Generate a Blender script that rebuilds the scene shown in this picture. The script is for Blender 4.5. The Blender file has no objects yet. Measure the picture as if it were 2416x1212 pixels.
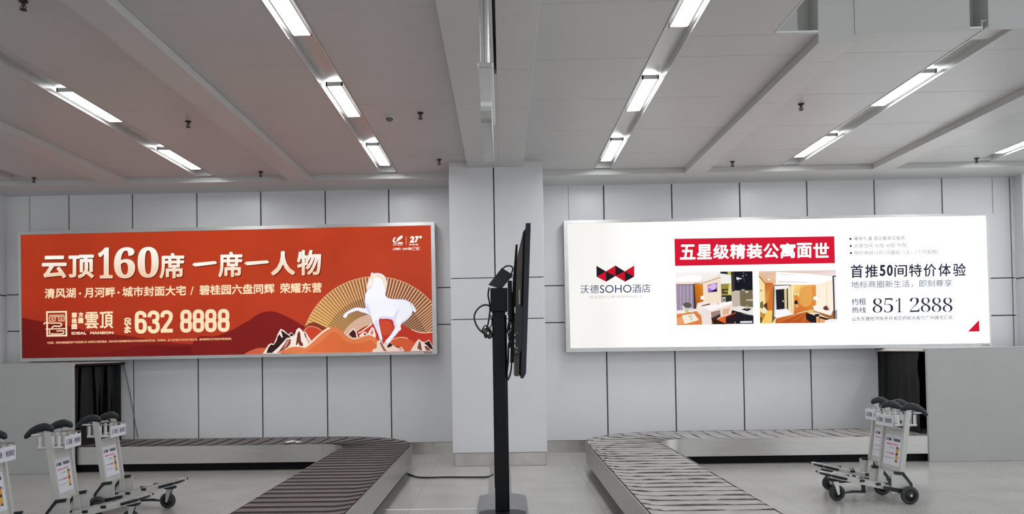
import bpy, math, random
from mathutils import Vector, Matrix
random.seed(7)
sc = bpy.context.scene
COL = sc.collection
PI = math.pi

# ------------------------------------------------------------------ camera
W, H, F = 2416.0, 1212.0, 1880.0
CAM = Vector((0.0, 0.0, 1.65))
YAW, PITCH, ROLL = -0.01909388, 0.02104542, 0.01546272
CX, CY = 1150.48, 786.99
fw = Vector((math.sin(YAW) * math.cos(PITCH), math.cos(YAW) * math.cos(PITCH), math.sin(PITCH)))
r0 = Vector((math.cos(YAW), -math.sin(YAW), 0.0))
u0 = r0.cross(fw)
rt = r0 * math.cos(ROLL) - u0 * math.sin(ROLL)
up = r0 * math.sin(ROLL) + u0 * math.cos(ROLL)
cd = bpy.data.cameras.new('camera')
cam = bpy.data.objects.new('camera', cd)
COL.objects.link(cam)
cam.matrix_world = Matrix(((rt.x, up.x, -fw.x, CAM.x), (rt.y, up.y, -fw.y, CAM.y), (rt.z, up.z, -fw.z, CAM.z), (0, 0, 0, 1)))
cd.sensor_fit = 'HORIZONTAL'
cd.sensor_width = 36.0
cd.lens = F / W * 36.0
cd.shift_x = (W / 2 - CX) / W
cd.shift_y = (CY - H / 2) / W
cd.clip_end = 200
sc.camera = cam

# ------------------------------------------------------------------ world, exposure
wd = bpy.data.worlds.new('world')
sc.world = wd
wd.use_nodes = True
_bg = wd.node_tree.nodes['Background']
_bg.inputs[0].default_value = (0.90, 0.96, 1.0, 1)
# the hall goes on: dim towards the left, daylight coming in from the right
_tc = wd.node_tree.nodes.new('ShaderNodeTexCoord')
_sx = wd.node_tree.nodes.new('ShaderNodeSeparateXYZ')
_mr = wd.node_tree.nodes.new('ShaderNodeMapRange')
_mr.inputs['From Min'].default_value = -0.7
_mr.inputs['From Max'].default_value = 0.9
_mr.inputs['To Min'].default_value = 0.42
_mr.inputs['To Max'].default_value = 1.6
wd.node_tree.links.new(_tc.outputs['Generated'], _sx.inputs[0])
wd.node_tree.links.new(_sx.outputs['X'], _mr.inputs['Value'])
wd.node_tree.links.new(_mr.outputs[0], _bg.inputs[1])
sc.view_settings.view_transform = 'Standard'
sc.view_settings.look = 'None'
sc.view_settings.gamma = 1.0
sc.view_settings.exposure = 0.0
sc.view_settings.use_curve_mapping = False
sc.cycles.use_denoising = True
sc.cycles.max_bounces = 8
sc.cycles.sample_clamp_indirect = 6.0

LAMP = 46.0            # radiance of the strip lamps
for lx, ys in ((-7.3, (8.6, 6.2, 3.8, 1.4)), (-4.5, (3.8, 1.4, -1.0)), (-1.69, (3.8, 1.4, -1.0)), (1.54, (3.8, 1.4, -1.0)), (4.3, (1.4, -1.0)), (7.2, (8.6, 1.4))):
    for ly in ys:      # the lamps of the same strips that hang over and behind the viewer
        ld = bpy.data.lights.new('strip_lamp', 'AREA')
        ld.shape = 'RECTANGLE'
        ld.size, ld.size_y = 0.14, 1.05
        ld.energy = LAMP * PI * 0.14 * 1.05 * (0.42 if lx < 0 else 0.75)    # dimmed rows
        ld.color = (0.95, 0.98, 1.0)
        lo = bpy.data.objects.new('strip_lamp', ld)
        lo.location = (lx, ly, 4.33)
        COL.objects.link(lo)


def at(px, py, Y):
    """world point on the plane y = Y seen at photo pixel px, py"""
    d = rt * ((px - CX) / F) - up * ((py - CY) / F) + fw
    return CAM + d * (Y / d.y)


def on(px, py, z):
    """world point on the level plane z"""
    d = rt * ((px - CX) / F) - up * ((py - CY) / F) + fw
    return CAM + d * ((z - CAM.z) / d.z)


# ------------------------------------------------------------------ materials
def lin(c):
    f = lambda v: v / 12.92 if v <= 0.04045 else ((v + 0.055) / 1.055) ** 2.4
    return tuple(f(v / 255.0) for v in c)


def mat(name, col, rough=0.5, metal=0.0, var=0.0, scale=6.0, bump=0.0, bscale=40.0, spec=0.5, stretch=None, rvar=0.0):
    m = bpy.data.materials.new(name)
    m.use_nodes = True
    nt = m.node_tree
    b = nt.nodes['Principled BSDF']
    b.inputs['Base Color'].default_value = (*col, 1)
    b.inputs['Roughness'].default_value = rough
    b.inputs['Metallic'].default_value = metal
    b.inputs['Specular IOR Level'].default_value = spec
    tc = nt.nodes.new('ShaderNodeTexCoord')
    src = tc.outputs['Object']
    if stretch:
        mp = nt.nodes.new('ShaderNodeMapping')
        mp.inputs['Scale'].default_value = stretch
        nt.links.new(src, mp.inputs['Vector'])
        src = mp.outputs['Vector']
    n = nt.nodes.new('ShaderNodeTexNoise')
    n.inputs['Scale'].default_value = scale
    n.inputs['Detail'].default_value = 4
    nt.links.new(src, n.inputs['Vector'])
    if var:
        rp = nt.nodes.new('ShaderNodeValToRGB')
        rp.color_ramp.elements[0].position = 0.3
        rp.color_ramp.elements[1].position = 0.7
        rp.color_ramp.elements[0].color = (*[c * (1 - var) for c in col], 1)
        rp.color_ramp.elements[1].color = (*[min(1, c * (1 + var)) for c in col], 1)
        nt.links.new(n.outputs[0], rp.inputs[0])
        nt.links.new(rp.outputs[0], b.inputs['Base Color'])
    if rvar:
        mr = nt.nodes.new('ShaderNodeMapRange')
        mr.inputs['To Min'].default_value = rough - rvar
        mr.inputs['To Max'].default_value = rough + rvar
        nt.links.new(n.outputs[0], mr.inputs['Value'])
        nt.links.new(mr.outputs[0], b.inputs['Roughness'])
    if bump:
        n2 = nt.nodes.new('ShaderNodeTexNoise')
        n2.inputs['Scale'].default_value = bscale
        nt.links.new(src, n2.inputs['Vector'])
        bp = nt.nodes.new('ShaderNodeBump')
        bp.inputs['Strength'].default_value = bump
        bp.inputs['Distance'].default_value = 0.01
        nt.links.new(n2.outputs[0], bp.inputs['Height'])
        nt.links.new(bp.outputs[0], b.inputs['Normal'])
    return m


def emit(name, col, s):
    m = bpy.data.materials.new(name)
    m.use_nodes = True
    nt = m.node_tree
    nt.nodes.clear()
    e = nt.nodes.new('ShaderNodeEmission')
    o = nt.nodes.new('ShaderNodeOutputMaterial')
    e.inputs[0].default_value = (*col, 1)
    e.inputs[1].default_value = s
    nt.links.new(e.outputs[0], o.inputs[0])
    return m


def ink_mat(name, s, blotch=0.0, glow=True):
    """printed ink: colours held per face corner; lit from behind when glow"""
    m = bpy.data.materials.new(name)
    m.use_nodes = True
    nt = m.node_tree
    a = nt.nodes.new('ShaderNodeAttribute')
    a.attribute_name = 'ink'
    col = a.outputs['Color']
    if not glow:
        b = nt.nodes['Principled BSDF']
        b.inputs['Roughness'].default_value = 0.4
        nt.links.new(col, b.inputs['Base Color'])
        return m
    nt.nodes.remove(nt.nodes['Principled BSDF'])
    e = nt.nodes.new('ShaderNodeEmission')
    o = nt.nodes['Material Output']
    nt.links.new(col, e.inputs[0])
    e.inputs[1].default_value = s
    if blotch:
        tc = nt.nodes.new('ShaderNodeTexCoord')
        n = nt.nodes.new('ShaderNodeTexNoise')
        n.inputs['Scale'].default_value = 1.1
        n.inputs['Detail'].default_value = 2
        mr = nt.nodes.new('ShaderNodeMapRange')
        mr.inputs['From Min'].default_value = 0.3
        mr.inputs['From Max'].default_value = 0.7
        mr.inputs['To Min'].default_value = s * (1 - blotch)
        mr.inputs['To Max'].default_value = s * (1 + blotch)
        nt.links.new(tc.outputs['Object'], n.inputs['Vector'])
        nt.links.new(n.outputs[0], mr.inputs['Value'])
        nt.links.new(mr.outputs[0], e.inputs[1])
    nt.links.new(e.outputs[0], o.inputs[0])
    return m


M = {}
M['panel'] = mat('wall_panel', (0.76, 0.755, 0.77), 0.32, var=0.02, scale=1.5)
M['column'] = mat('column_panel', (0.74, 0.73, 0.755), 0.32, var=0.02, scale=1.5)
M['joint'] = mat('panel_joint', (0.07, 0.07, 0.08), 0.8)
M['light_joint'] = mat('light_joint', (0.42, 0.39, 0.34), 0.7)
M['partition'] = mat('partition_board', (0.43, 0.422, 0.415), 0.42, var=0.03, scale=2.5)
M['steel'] = mat('brushed_steel', (0.56, 0.54, 0.52), 0.34, 1.0, var=0.08, scale=3, stretch=(1, 1, 30), rvar=0.06)
M['skirting'] = mat('skirting_steel', (0.62, 0.58, 0.55), 0.3, 1.0, var=0.1, scale=4, rvar=0.08)
M['alu'] = mat('satin_aluminium', (0.62, 0.62, 0.62), 0.36, 0.85, var=0.04, scale=20)
M['alu_paint'] = mat('trolley_aluminium', (0.56, 0.55, 0.525), 0.42, 0.25, var=0.04, scale=20)
M['frame'] = mat('lightbox_frame', (0.58, 0.57, 0.56), 0.35, 0.8, var=0.04, scale=8)
M['ceil'] = mat('ceiling_panel', (0.56, 0.555, 0.545), 0.40, var=0.03, scale=0.8, bump=0.02, bscale=2.0, spec=0.8)
M['beam'] = mat('ceiling_beam', (0.60, 0.595, 0.58), 0.40, var=0.02, scale=0.8, spec=0.7)
M['ceil_edge'] = mat('ceiling_seam', (0.86, 0.85, 0.83), 0.5)
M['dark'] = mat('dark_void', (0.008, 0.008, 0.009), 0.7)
M['black'] = mat('black_paint', (0.006, 0.006, 0.007), 0.35, spec=0.2, var=0.2, scale=12)
M['black_matte'] = mat('black_kick', (0.006, 0.006, 0.008), 0.6, spec=0.15)
M['plastic'] = mat('charcoal_plastic', (0.014, 0.019, 0.022), 0.42, spec=0.35, var=0.15, scale=30)
M['rubber'] = mat('wheel_rubber', (0.035, 0.035, 0.036), 0.6, var=0.15, scale=30)
M['hub'] = mat('wheel_hub', (0.012, 0.012, 0.013), 0.45)
M['belt_brown'] = mat('belt_rubber_brown', (0.135, 0.115, 0.113), 0.52, var=0.14, scale=5, bump=0.15, bscale=60)
M['belt_grey'] = mat('belt_rubber_grey', (0.38, 0.36, 0.35), 0.45, var=0.2, scale=5, stretch=(1, 3, 1), bump=0.4, bscale=14)
M['belt_edge'] = mat('belt_edge', (0.012, 0.010, 0.011), 0.7)
M['belt_edge_grey'] = mat('belt_edge_worn', (0.24, 0.23, 0.225), 0.7, var=0.9, scale=9)
M['tv_bezel'] = mat('screen_bezel', (0.012, 0.012, 0.022), 0.2, spec=0.35, var=0.2, scale=10)
M['tv_back'] = mat('screen_back', (0.06, 0.05, 0.044), 0.4, spec=0.3, var=0.1, scale=8)
M['screen'] = mat('screen_glass', (0.006, 0.006, 0.008), 0.08)
M['base'] = mat('stand_base_grey', (0.20, 0.20, 0.20), 0.35, 0.3, var=0.06, scale=10)
M['cover'] = mat('cable_cover', (0.27, 0.265, 0.26), 0.5, var=0.05, scale=10)
M['wire'] = mat('chromed_wire', (0.42, 0.41, 0.40), 0.3, 0.9)
M['white'] = mat('white_plastic', (0.72, 0.72, 0.72), 0.4)
M['card'] = mat('white_card', (0.68, 0.68, 0.74), 0.35)
M['curtain'] = mat('rubber_curtain', (0.010, 0.010, 0.010), 0.6, spec=0.25, var=0.5, scale=5, stretch=(1, 6, 0.4))
M['bronze'] = mat('dark_bronze', (0.045, 0.035, 0.03), 0.4, 0.6)
M['cable'] = mat('black_cable', (0.015, 0.013, 0.012), 0.5)
M['cable_grey'] = mat('grey_cable', (0.15, 0.135, 0.12), 0.6)
M['stripe'] = mat('white_stripe', (0.8, 0.8, 0.78), 0.5)
M['bead'] = mat('rail_white', (0.62, 0.61, 0.57), 0.5, var=0.1, scale=30)
M['lamp'] = emit('lamp_diffuser', (0.95, 0.985, 1.0), LAMP)
M['lamp_tray'] = mat('lamp_tray', (0.62, 0.62, 0.61), 0.3, 0.2)
M['ink_red'] = ink_mat('ink_red_poster', 1.04, 0.08)
M['ink_white'] = ink_mat('ink_white_poster', 1.0, 0.02)
M['ink_flat'] = ink_mat('ink_print', 1.0, glow=False)
M['sign_face'] = emit('sign_face', (0.93, 0.88, 0.88), 0.62)

# floor: polished speckled granite tiles
fm = bpy.data.materials.new('granite_floor')
fm.use_nodes = True
nt = fm.node_tree
b = nt.nodes['Principled BSDF']
tc = nt.nodes.new('ShaderNodeTexCoord')
n1 = nt.nodes.new('ShaderNodeTexNoise'); n1.inputs['Scale'].default_value = 70; n1.inputs['Detail'].default_value = 6
n2 = nt.nodes.new('ShaderNodeTexNoise'); n2.inputs['Scale'].default_value = 1.3; n2.inputs['Detail'].default_value = 3
for n in (n1, n2):
    nt.links.new(tc.outputs['Object'], n.inputs['Vector'])
r1 = nt.nodes.new('ShaderNodeValToRGB')
r1.color_ramp.elements[0].position = 0.34; r1.color_ramp.elements[0].color = (0.34, 0.328, 0.316, 1)
r1.color_ramp.elements[1].position = 0.62; r1.color_ramp.elements[1].color = (0.55, 0.532, 0.512, 1)
nt.links.new(n1.outputs[0], r1.inputs[0])
r2 = nt.nodes.new('ShaderNodeValToRGB')
r2.color_ramp.elements[0].position = 0.3; r2.color_ramp.elements[0].color = (0.86, 0.85, 0.84, 1)
r2.color_ramp.elements[1].position = 0.7; r2.color_ramp.elements[1].color = (1, 1, 1, 1)
nt.links.new(n2.outputs[0], r2.inputs[0])
mx = nt.nodes.new('ShaderNodeMix'); mx.data_type = 'RGBA'; mx.blend_type = 'MULTIPLY'; mx.inputs[0].default_value = 1
nt.links.new(r1.outputs[0], mx.inputs[6]); nt.links.new(r2.outputs[0], mx.inputs[7])
bk = nt.nodes.new('ShaderNodeTexBrick')
bk.offset = 0.0
bk.inputs['Color1'].default_value = (1, 1, 1, 1); bk.inputs['Color2'].default_value = (0.95, 0.95, 0.95, 1); bk.inputs['Mortar'].default_value = (0.72, 0.70, 0.68, 1)
bk.inputs['Scale'].default_value = 1.0; bk.inputs['Mortar Size'].default_value = 0.004
bk.inputs['Brick Width'].default_value = 1.0; bk.inputs['Row Height'].default_value = 1.0
nt.links.new(tc.outputs['Object'], bk.inputs['Vector'])
mx2 = nt.nodes.new('ShaderNodeMix'); mx2.data_type = 'RGBA'; mx2.blend_type = 'MULTIPLY'; mx2.inputs[0].default_value = 1
nt.links.new(mx.outputs[2], mx2.inputs[6]); nt.links.new(bk.outputs[0], mx2.inputs[7])
nt.links.new(mx2.outputs[2], b.inputs['Base Color'])
b.inputs['Roughness'].default_value = 0.22
b.inputs['Specular IOR Level'].default_value = 0.5
M['floor'] = fm


# ------------------------------------------------------------------ mesh builder
class MB:
    def __init__(self):
        self.v, self.f, self.m, self.s, self.c = [], [], [], [], []

    def add(self, verts, faces, mi=0, smooth=False, col=None):
        o = len(self.v)
        self.v += [tuple(p) for p in verts]
        for f in faces:
            self.f.append([o + i for i in f]); self.m.append(mi); self.s.append(smooth); self.c.append(col)
        return self

    def box(self, x0, x1, y0, y1, z0, z1, mi=0):
        p = [(x, y, z) for z in (z0, z1) for y in (y0, y1) for x in (x0, x1)]
        return self.add(p, [(0, 2, 3, 1), (4, 5, 7, 6), (0, 1, 5, 4), (2, 6, 7, 3), (0, 4, 6, 2), (1, 3, 7, 5)], mi)

    def cbox(self, x0, x1, y0, y1, z0, z1, b=0.004, mi=0):
        """box with chamfered edges"""
        V, Fc = [], []
        idx = {}
        for sx in (0, 1):
            for sy in (0, 1):
                for sz in (0, 1):
                    X, Y, Z = (x0, x1)[sx], (y0, y1)[sy], (z0, z1)[sz]
                    dx, dy, dz = b * (1 - 2 * sx), b * (1 - 2 * sy), b * (1 - 2 * sz)
                    for k, p in enumerate(((X, Y + dy, Z + dz), (X + dx, Y, Z + dz), (X + dx, Y + dy, Z))):
                        idx[sx, sy, sz, k] = len(V); V.append(p)
        g = lambda *a: idx[a]
        for s in (0, 1):
            for k in range(3):
                def key(a, c):
                    q = [0, 0, 0]; q[k] = s; q[(k + 1) % 3] = a; q[(k + 2) % 3] = c
                    return g(*q, k)
                q = [key(0, 0), key(1, 0), key(1, 1), key(0, 1)]
                Fc.append(q if s else q[::-1])
        for k in range(3):            # edges along axis k
            a, c = (k + 1) % 3, (k + 2) % 3
            for sa in (0, 1):
                for sb in (0, 1):
                    def key(t, face):
                        q = [0, 0, 0]; q[k] = t; q[a] = sa; q[c] = sb
                        return g(*q, face)
                    q = [key(0, a), key(1, a), key(1, c), key(0, c)]
                    Fc.append(q if (sa == sb) else q[::-1])
        for sx in (0, 1):
            for sy in (0, 1):
                for sz in (0, 1):
                    q = [g(sx, sy, sz, 0), g(sx, sy, sz, 1), g(sx, sy, sz, 2)]
                    Fc.append(q if (sx + sy + sz) % 2 else q[::-1])
        return self.add(V, Fc, mi)

    def tube(self, pts, r, n=8, mi=0, caps=True, sy=1.0, upv=None):
        pts = [Vector(p) for p in pts]
        k = len(pts)
        rs = r if isinstance(r, (list, tuple)) else [r] * k
        V, Fc = [], []
        prev = None
        for i, p in enumerate(pts):
            t = (pts[min(i + 1, k - 1)] - pts[max(i - 1, 0)])
            t = t.normalized() if t.length > 1e-9 else Vector((0, 0, 1))
            if upv is not None:
                a = Vector(upv)
            elif prev is None:
                a = Vector((0, 0, 1)) if abs(t.z) < 0.9 else Vector((1, 0, 0))
            else:
                a = prev
            a = (a - t * a.dot(t)).normalized()
            prev = a
            c = t.cross(a)
            for j in range(n):
                w = 2 * PI * j / n
                V.append(p + a * (math.cos(w) * rs[i]) + c * (math.sin(w) * rs[i] * sy))
        for i in range(k - 1):
            for j in range(n):
                Fc.append((i * n + j, i * n + (j + 1) % n, (i + 1) * n + (j + 1) % n, (i + 1) * n + j))
        self.add(V, Fc, mi, True)
        if caps:
            self.add(V[:n], [tuple(range(n))[::-1]], mi)
            self.add(V[-n:], [tuple(range(n))], mi)
        return self

    def bar(self, p0, p1, wx, wy, mi=0, upv=(0, 1, 0)):
        """rectangular bar between two points; wx across, wy along upv"""
        p0, p1 = Vector(p0), Vector(p1)
        t = (p1 - p0).normalized()
        a = Vector(upv); a = (a - t * a.dot(t)).normalized()
        c = t.cross(a)
        V = []
        for p in (p0, p1):
            for s, q in ((-1, -1), (1, -1), (1, 1), (-1, 1)):
                V.append(p + c * (s * wx / 2) + a * (q * wy / 2))
        return self.add(V, [(0, 1, 2, 3), (7, 6, 5, 4), (0, 4, 5, 1), (1, 5, 6, 2), (2, 6, 7, 3), (3, 7, 4, 0)], mi)

    def lathe(self, prof, c, axis='z', n=24, mi=0):
        """prof: list of (radius, height) about axis through c"""
        V, Fc = [], []
        c = Vector(c)
        for r, hh in prof:
            for j in range(n):
                w = 2 * PI * j / n
                a, b2 = r * math.cos(w), r * math.sin(w)
                V.append(c + Vector({'z': (a, b2, hh), 'y': (a, hh, b2), 'x': (hh, a, b2)}[axis]))
        for i in range(len(prof) - 1):
            for j in range(n):
                Fc.append((i * n + j, i * n + (j + 1) % n, (i + 1) * n + (j + 1) % n, (i + 1) * n + j))
        return self.add(V, Fc, mi, True)

    def prism(self, poly, d0, d1, plane='xz', mi=0):
        """extrude a 2-D outline between two depths on the third axis"""
        def P(a, c, d):
            return {'xz': (a, d, c), 'xy': (a, c, d), 'yz': (d, a, c)}[plane]
        n = len(poly)
        V = [P(a, c, d0) for a, c in poly] + [P(a, c, d1) for a, c in poly]
        Fc = [tuple(range(n)), tuple(range(2 * n - 1, n - 1, -1))]
        Fc += [(i, n + i, n + (i + 1) % n, (i + 1) % n) for i in range(n)]
        return self.add(V, Fc, mi)

    def build(self, name, mats, parent=None, fix=True):
        me = bpy.data.meshes.new(name)
        me.from_pydata(self.v, [], self.f)
        for m in (mats if isinstance(mats, (list, tuple)) else [mats]):
            me.materials.append(m)
        for p, mi, s in zip(me.polygons, self.m, self.s):
            p.material_index = mi; p.use_smooth = s
        if any(c is not None for c in self.c):
            ca = me.color_attributes.new('ink', 'FLOAT_COLOR', 'CORNER')
            for p, c in zip(me.polygons, self.c):
                for k, li in enumerate(p.loop_indices):
                    cc = c[k] if isinstance(c[0], (tuple, list)) else c
                    ca.data[li].color = (*cc, 1)
        if fix:
            import bmesh
            bm = bmesh.new(); bm.from_mesh(me)
            bmesh.ops.recalc_face_normals(bm, faces=bm.faces)
            bm.to_mesh(me); bm.free()
        me.update()
        o = bpy.data.objects.new(name, me)
        COL.objects.link(o)
        if parent:
            o.parent = parent
        return o


def tag(o, label, cat, group=None, kind=None):
    if label: o['label'] = label
    if cat: o['category'] = cat
    if group: o['group'] = group
    if kind: o['kind'] = kind
    return o


def struct(o):
    o['kind'] = 'structure'
    return o


def thing(name, label, cat, loc=(0, 0, 0), rz=0.0, group=None):
    o = bpy.data.objects.new(name, None)
    o.empty_display_size = 0.1
    COL.objects.link(o)
    o.location = loc
    o.rotation_euler = (0, 0, rz)
    return tag(o, label, cat, group)


def copy_tree(o, parent=None):
    c = o.copy()
    COL.objects.link(c)
    if parent: c.parent = parent
    for ch in [x for x in bpy.data.objects if x.parent == o]:
        copy_tree(ch, c)
    return c


def smooth_poly(pts, closed=True, k=5):
    out = []
    n = len(pts)
    for i in range(n if closed else n - 1):
        g = lambda j: pts[j % n] if closed else pts[max(0, min(n - 1, j))]
        p0, p1, p2, p3 = g(i - 1), g(i), g(i + 1), g(i + 2)
        for s in range(k):
            t = s / k
            out.append(tuple(0.5 * ((2 * b1) + (-a + c) * t + (2 * a - 5 * b1 + 4 * c - d) * t * t + (-a + 3 * b1 - 3 * c + d) * t ** 3)
                             for a, b1, c, d in zip(p0, p1, p2, p3)))
    if not closed:
        out.append(tuple(pts[-1]))
    return out


# ------------------------------------------------------------------ lettering
_glyphs = {}


def glyph_data(body, offset=0.0):
    key = (body, offset)
    if key not in _glyphs:
        c = bpy.data.curves.new('lettering', 'FONT')
        c.body = body
        c.offset = offset
        c.resolution_u = 4
        o = bpy.data.objects.new('lettering', c)
        COL.objects.link(o)
        bpy.context.view_layer.update()
        me = bpy.data.meshes.new_from_object(o.evaluated_get(bpy.context.evaluated_depsgraph_get()))
        vs = [(v.co.x, v.co.y) for v in me.vertices]
        fs = [tuple(p.vertices) for p in me.polygons]
        bpy.data.objects.remove(o); bpy.data.curves.remove(c); bpy.data.meshes.remove(me)
        _glyphs[key] = (vs, fs)
    return _glyphs[key]


def letter(mb, body, org, uvec, vvec, wid, hei, col, bold=0.0, offset=0.0, nrm=(0, -1, 0), skew=0.0, grad=None):
    """lay the outline of body into the box wid x hei spanned from org by uvec, vvec; bold thickens by that many units"""
    vs, fs = glyph_data(body, offset)
    if not vs: return
    x0, x1 = min(v[0] for v in vs), max(v[0] for v in vs)
    y0, y1 = min(v[1] for v in vs), max(v[1] for v in vs)
    org, uvec, vvec, nrm = Vector(org), Vector(uvec), Vector(vvec), Vector(nrm)
    bw = bold
    nd_ = 16 if hei > 0.3 else 8
    sx, sy = (wid - 2 * bw) / max(1e-6, x1 - x0), (hei - 2 * bw) / max(1e-6, y1 - y0)
    shifts = [(0, 0)] if not bold else [(math.cos(a) * bold, math.sin(a) * bold) for a in [2 * PI * k / nd_ for k in range(nd_)]] + ([(0, 0)] if bold > 0.015 else [])
    for k, (dx, dy) in enumerate(shifts):
        V = []
        for x, y in vs:
            a, c = bw + (x - x0) * sx + dx, bw + (y - y0) * sy + dy
            V.append(org + uvec * (a + skew * c) + vvec * c + nrm * (0.00003 * k))
        if grad:
            for f in fs:
                cs = []
                for i in f:
                    t = (vs[i][1] - y0) / max(1e-6, y1 - y0)
                    cs.append(tuple(grad[0][q] * (1 - t) + grad[1][q] * t for q in range(3)))
                mb.add([V[i] for i in f], [tuple(range(len(f)))], 0, False, cs)
        else:
            mb.add(V, fs, 0, False, col)


YP = 12.60


class Print:
    made = 0
    """inks a flat poster standing on the plane y = Y; pixels of the photo give the places on it"""
    def __init__(self, Y, off=(0, 0), s=1.0):
        self.Y, self.off, self.s = Y, off, s
        self.mb = MB()
        self.layer = 1
        self.xmax = 1024.0 if Y == YP - 0.004 and not Print.made else 2337.0
        Print.made += 1

    def src(self, off, s):
        self.off, self.s = off, s
        return self

    def P(self, x, y, layer=None):
        X_, Y_ = self.off[0] + x / self.s, self.off[1] + y / self.s
        X_ = min(X_, self.xmax)
        Y_ = min(Y_, 849.0 - 0.01775 * (X_ - 51.8))      # the print ends under the frame
        return at(X_, Y_, self.Y) + Vector((0, -0.00025 * (layer or self.layer), 0))

    def poly(self, pts, rgb, sm=0, lift=True, cols=None, raw=None):
        if sm: pts = smooth_poly(pts, True, sm)
        c = raw or ([lin(q) for q in cols] if cols else lin(rgb))
        self.mb.add([self.P(x, y) for x, y in pts], [tuple(range(len(pts)))], 0, False, c)
        if lift: self.layer += 1

    def line(self, pts, w, rgb, sm=0, closed=False, lift=True):
        if sm: pts = smooth_poly(pts, closed, sm)
        if closed: pts = list(pts) + [pts[0]]
        n = len(pts); L, R = [], []
        for i, p in enumerate(pts):
            if closed:
                a, c = pts[(i - 1) if i else n - 2], pts[(i + 1) if i < n - 1 else 1]
            else:
                a, c = pts[max(0, i - 1)], pts[min(n - 1, i + 1)]
            def nd(q, r):
                d = (r[0] - q[0], r[1] - q[1]); l = math.hypot(*d) or 1
                return (-d[1] / l, d[0] / l)
            if a is p or c is p or a == p or c == p:
                m = nd(a, c); k = 1
            else:
                n1_, n2_ = nd(a, p), nd(p, c)
                m = (n1_[0] + n2_[0], n1_[1] + n2_[1]); l = math.hypot(*m) or 1
                m = (m[0] / l, m[1] / l); k = min(1.6, 1 / max(0.4, m[0] * n1_[0] + m[1] * n1_[1]))
            L.append((p[0] + m[0] * w / 2 * k, p[1] + m[1] * w / 2 * k)); R.append((p[0] - m[0] * w / 2 * k, p[1] - m[1] * w / 2 * k))
        self.mb.add([self.P(*q) for q in L + R], [(i, i + 1, n + i + 1, n + i) for i in range(n - 1)], 0, False, lin(rgb))
        if lift: self.layer += 1

    def disc(self, x, y, r, rgb, ry=None, rot=0.0):
        self.poly([(x + r * math.cos(a) * math.cos(rot) - (ry or r) * math.sin(a) * math.sin(rot), y + r * math.cos(a) * math.sin(rot) + (ry or r) * math.sin(a) * math.cos(rot)) for a in [2 * PI * k / 28 for k in range(28)]], rgb)

    def text(self, body, x0, yb0, x1, hgt, rgb, yb1=None, bold=0.0, offset=0.0, skew=0.0, grad=None, lift=True):
        """fills x0..x1, baseline (bottom edge) yb0 at the left and yb1 at the right, hgt tall; bold in the same units"""
        if yb1 is None: yb1 = yb0 - 0.0165 * (x1 - x0)
        o, r = self.P(x0, yb0), self.P(x1, yb1)
        t = self.P(x0 - 0.0, yb0 - hgt)
        u, v = (r - o), (t - o)
        k = u.length / math.hypot(x1 - x0, yb1 - yb0)
        letter(self.mb, body, o, u.normalized(), v.normalized(), u.length, v.length, lin(rgb), bold * k, offset, skew=skew, grad=[lin(g) for g in grad] if grad else None)
        if lift: self.layer += 1

    def done(self, name, m, parent):
        o = self.mb.build(name, m, parent, fix=False)
        self.mb = MB()
        return o


# ------------------------------------------------------------------ floor and walls
SOF, PAN = 4.28, 4.36           # underside of the beams, face of the ceiling panels
YW = 12.80                      # face of the end wall

struct(MB().box(-13, 13, -5, 13.2, -0.1, 0).build('floor', M['floor']))

wl = [-9.13, -8.085, -7.037, -5.992, -4.937, -3.892, -2.843, -1.811, -0.76]
wr = [0.62, 1.657, 2.746, 3.831, 4.900, 5.968, 7.039, 8.11, 9.18]
zr = [0.187, 2.081, 2.675, 4.6]
wb = MB()
wb.box(-9.5, 9.5, YW + 0.028, YW + 0.2, 0, 5.2, 1)
for xs in (wl, wr):
    for a, c in zip(xs, xs[1:]):
        for z0, z1 in zip(zr, zr[1:]):
            wb.cbox(a + 0.010, c - 0.010, YW, YW + 0.03, z0 + 0.008, z1 - 0.008, 0.003, 0)
struct(wb.build('wall_back', [M['panel'], M['joint']]))
tb = MB()
for x, z0, z1 in ((1.089, 3.70, SOF), (-7.68, 3.70, SOF), (7.834, 3.70, SOF)):
    tb.box(x - 0.006, x + 0.006, YW - 0.004, YW + 0.001, z0, z1)
struct(tb.build('trim_1', M['light_joint']))
sk = MB()
sk.box(-9.4, -0.7, YW + 0.012, YW + 0.03, 0, 0.19)
sk.box(0.6, 9.4, YW + 0.012, YW + 0.03, 0, 0.19)
struct(sk.build('baseboard_back', M['skirting']))

# the square column in front of the end wall
YC = 11.40
cxl, cxr, cxm = -0.741, 0.606, -0.098
cb = MB()
cb.box(cxl + 0.03, cxr - 0.03, YC + 0.028, YW + 0.05, 0.1, 4.6, 1)
zc = [0.188, 2.10, 2.69, 4.45]
for i, (z0, z1) in enumerate(zip(zc, zc[1:])):
    for a, c in (((cxl, cxm), (cxm, cxr)) if i == 2 else ((cxl, cxr),)):
        ga = 0.009 if a == cxm else 0.0
        gc = 0.009 if c == cxm else 0.0
        cb.cbox(a + ga, c - gc, YC, YC + 0.03, z0 + 0.006, z1 - 0.006, 0.003, 0)
    for a, c in ((cxl, cxl + 0.03), (cxr - 0.03, cxr)):
        cb.box(a + 0.001, c - 0.001, YC + 0.031, YW + 0.05, z0 + 0.006, z1 - 0.006, 0)
struct(cb.build('column', [M['column'], M['joint']]))
struct(MB().cbox(cxl + 0.025, cxr - 0.012, YC + 0.02, YW + 0.02, 0, 0.189, 0.004).build('baseboard_column', M['skirting']))

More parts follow.
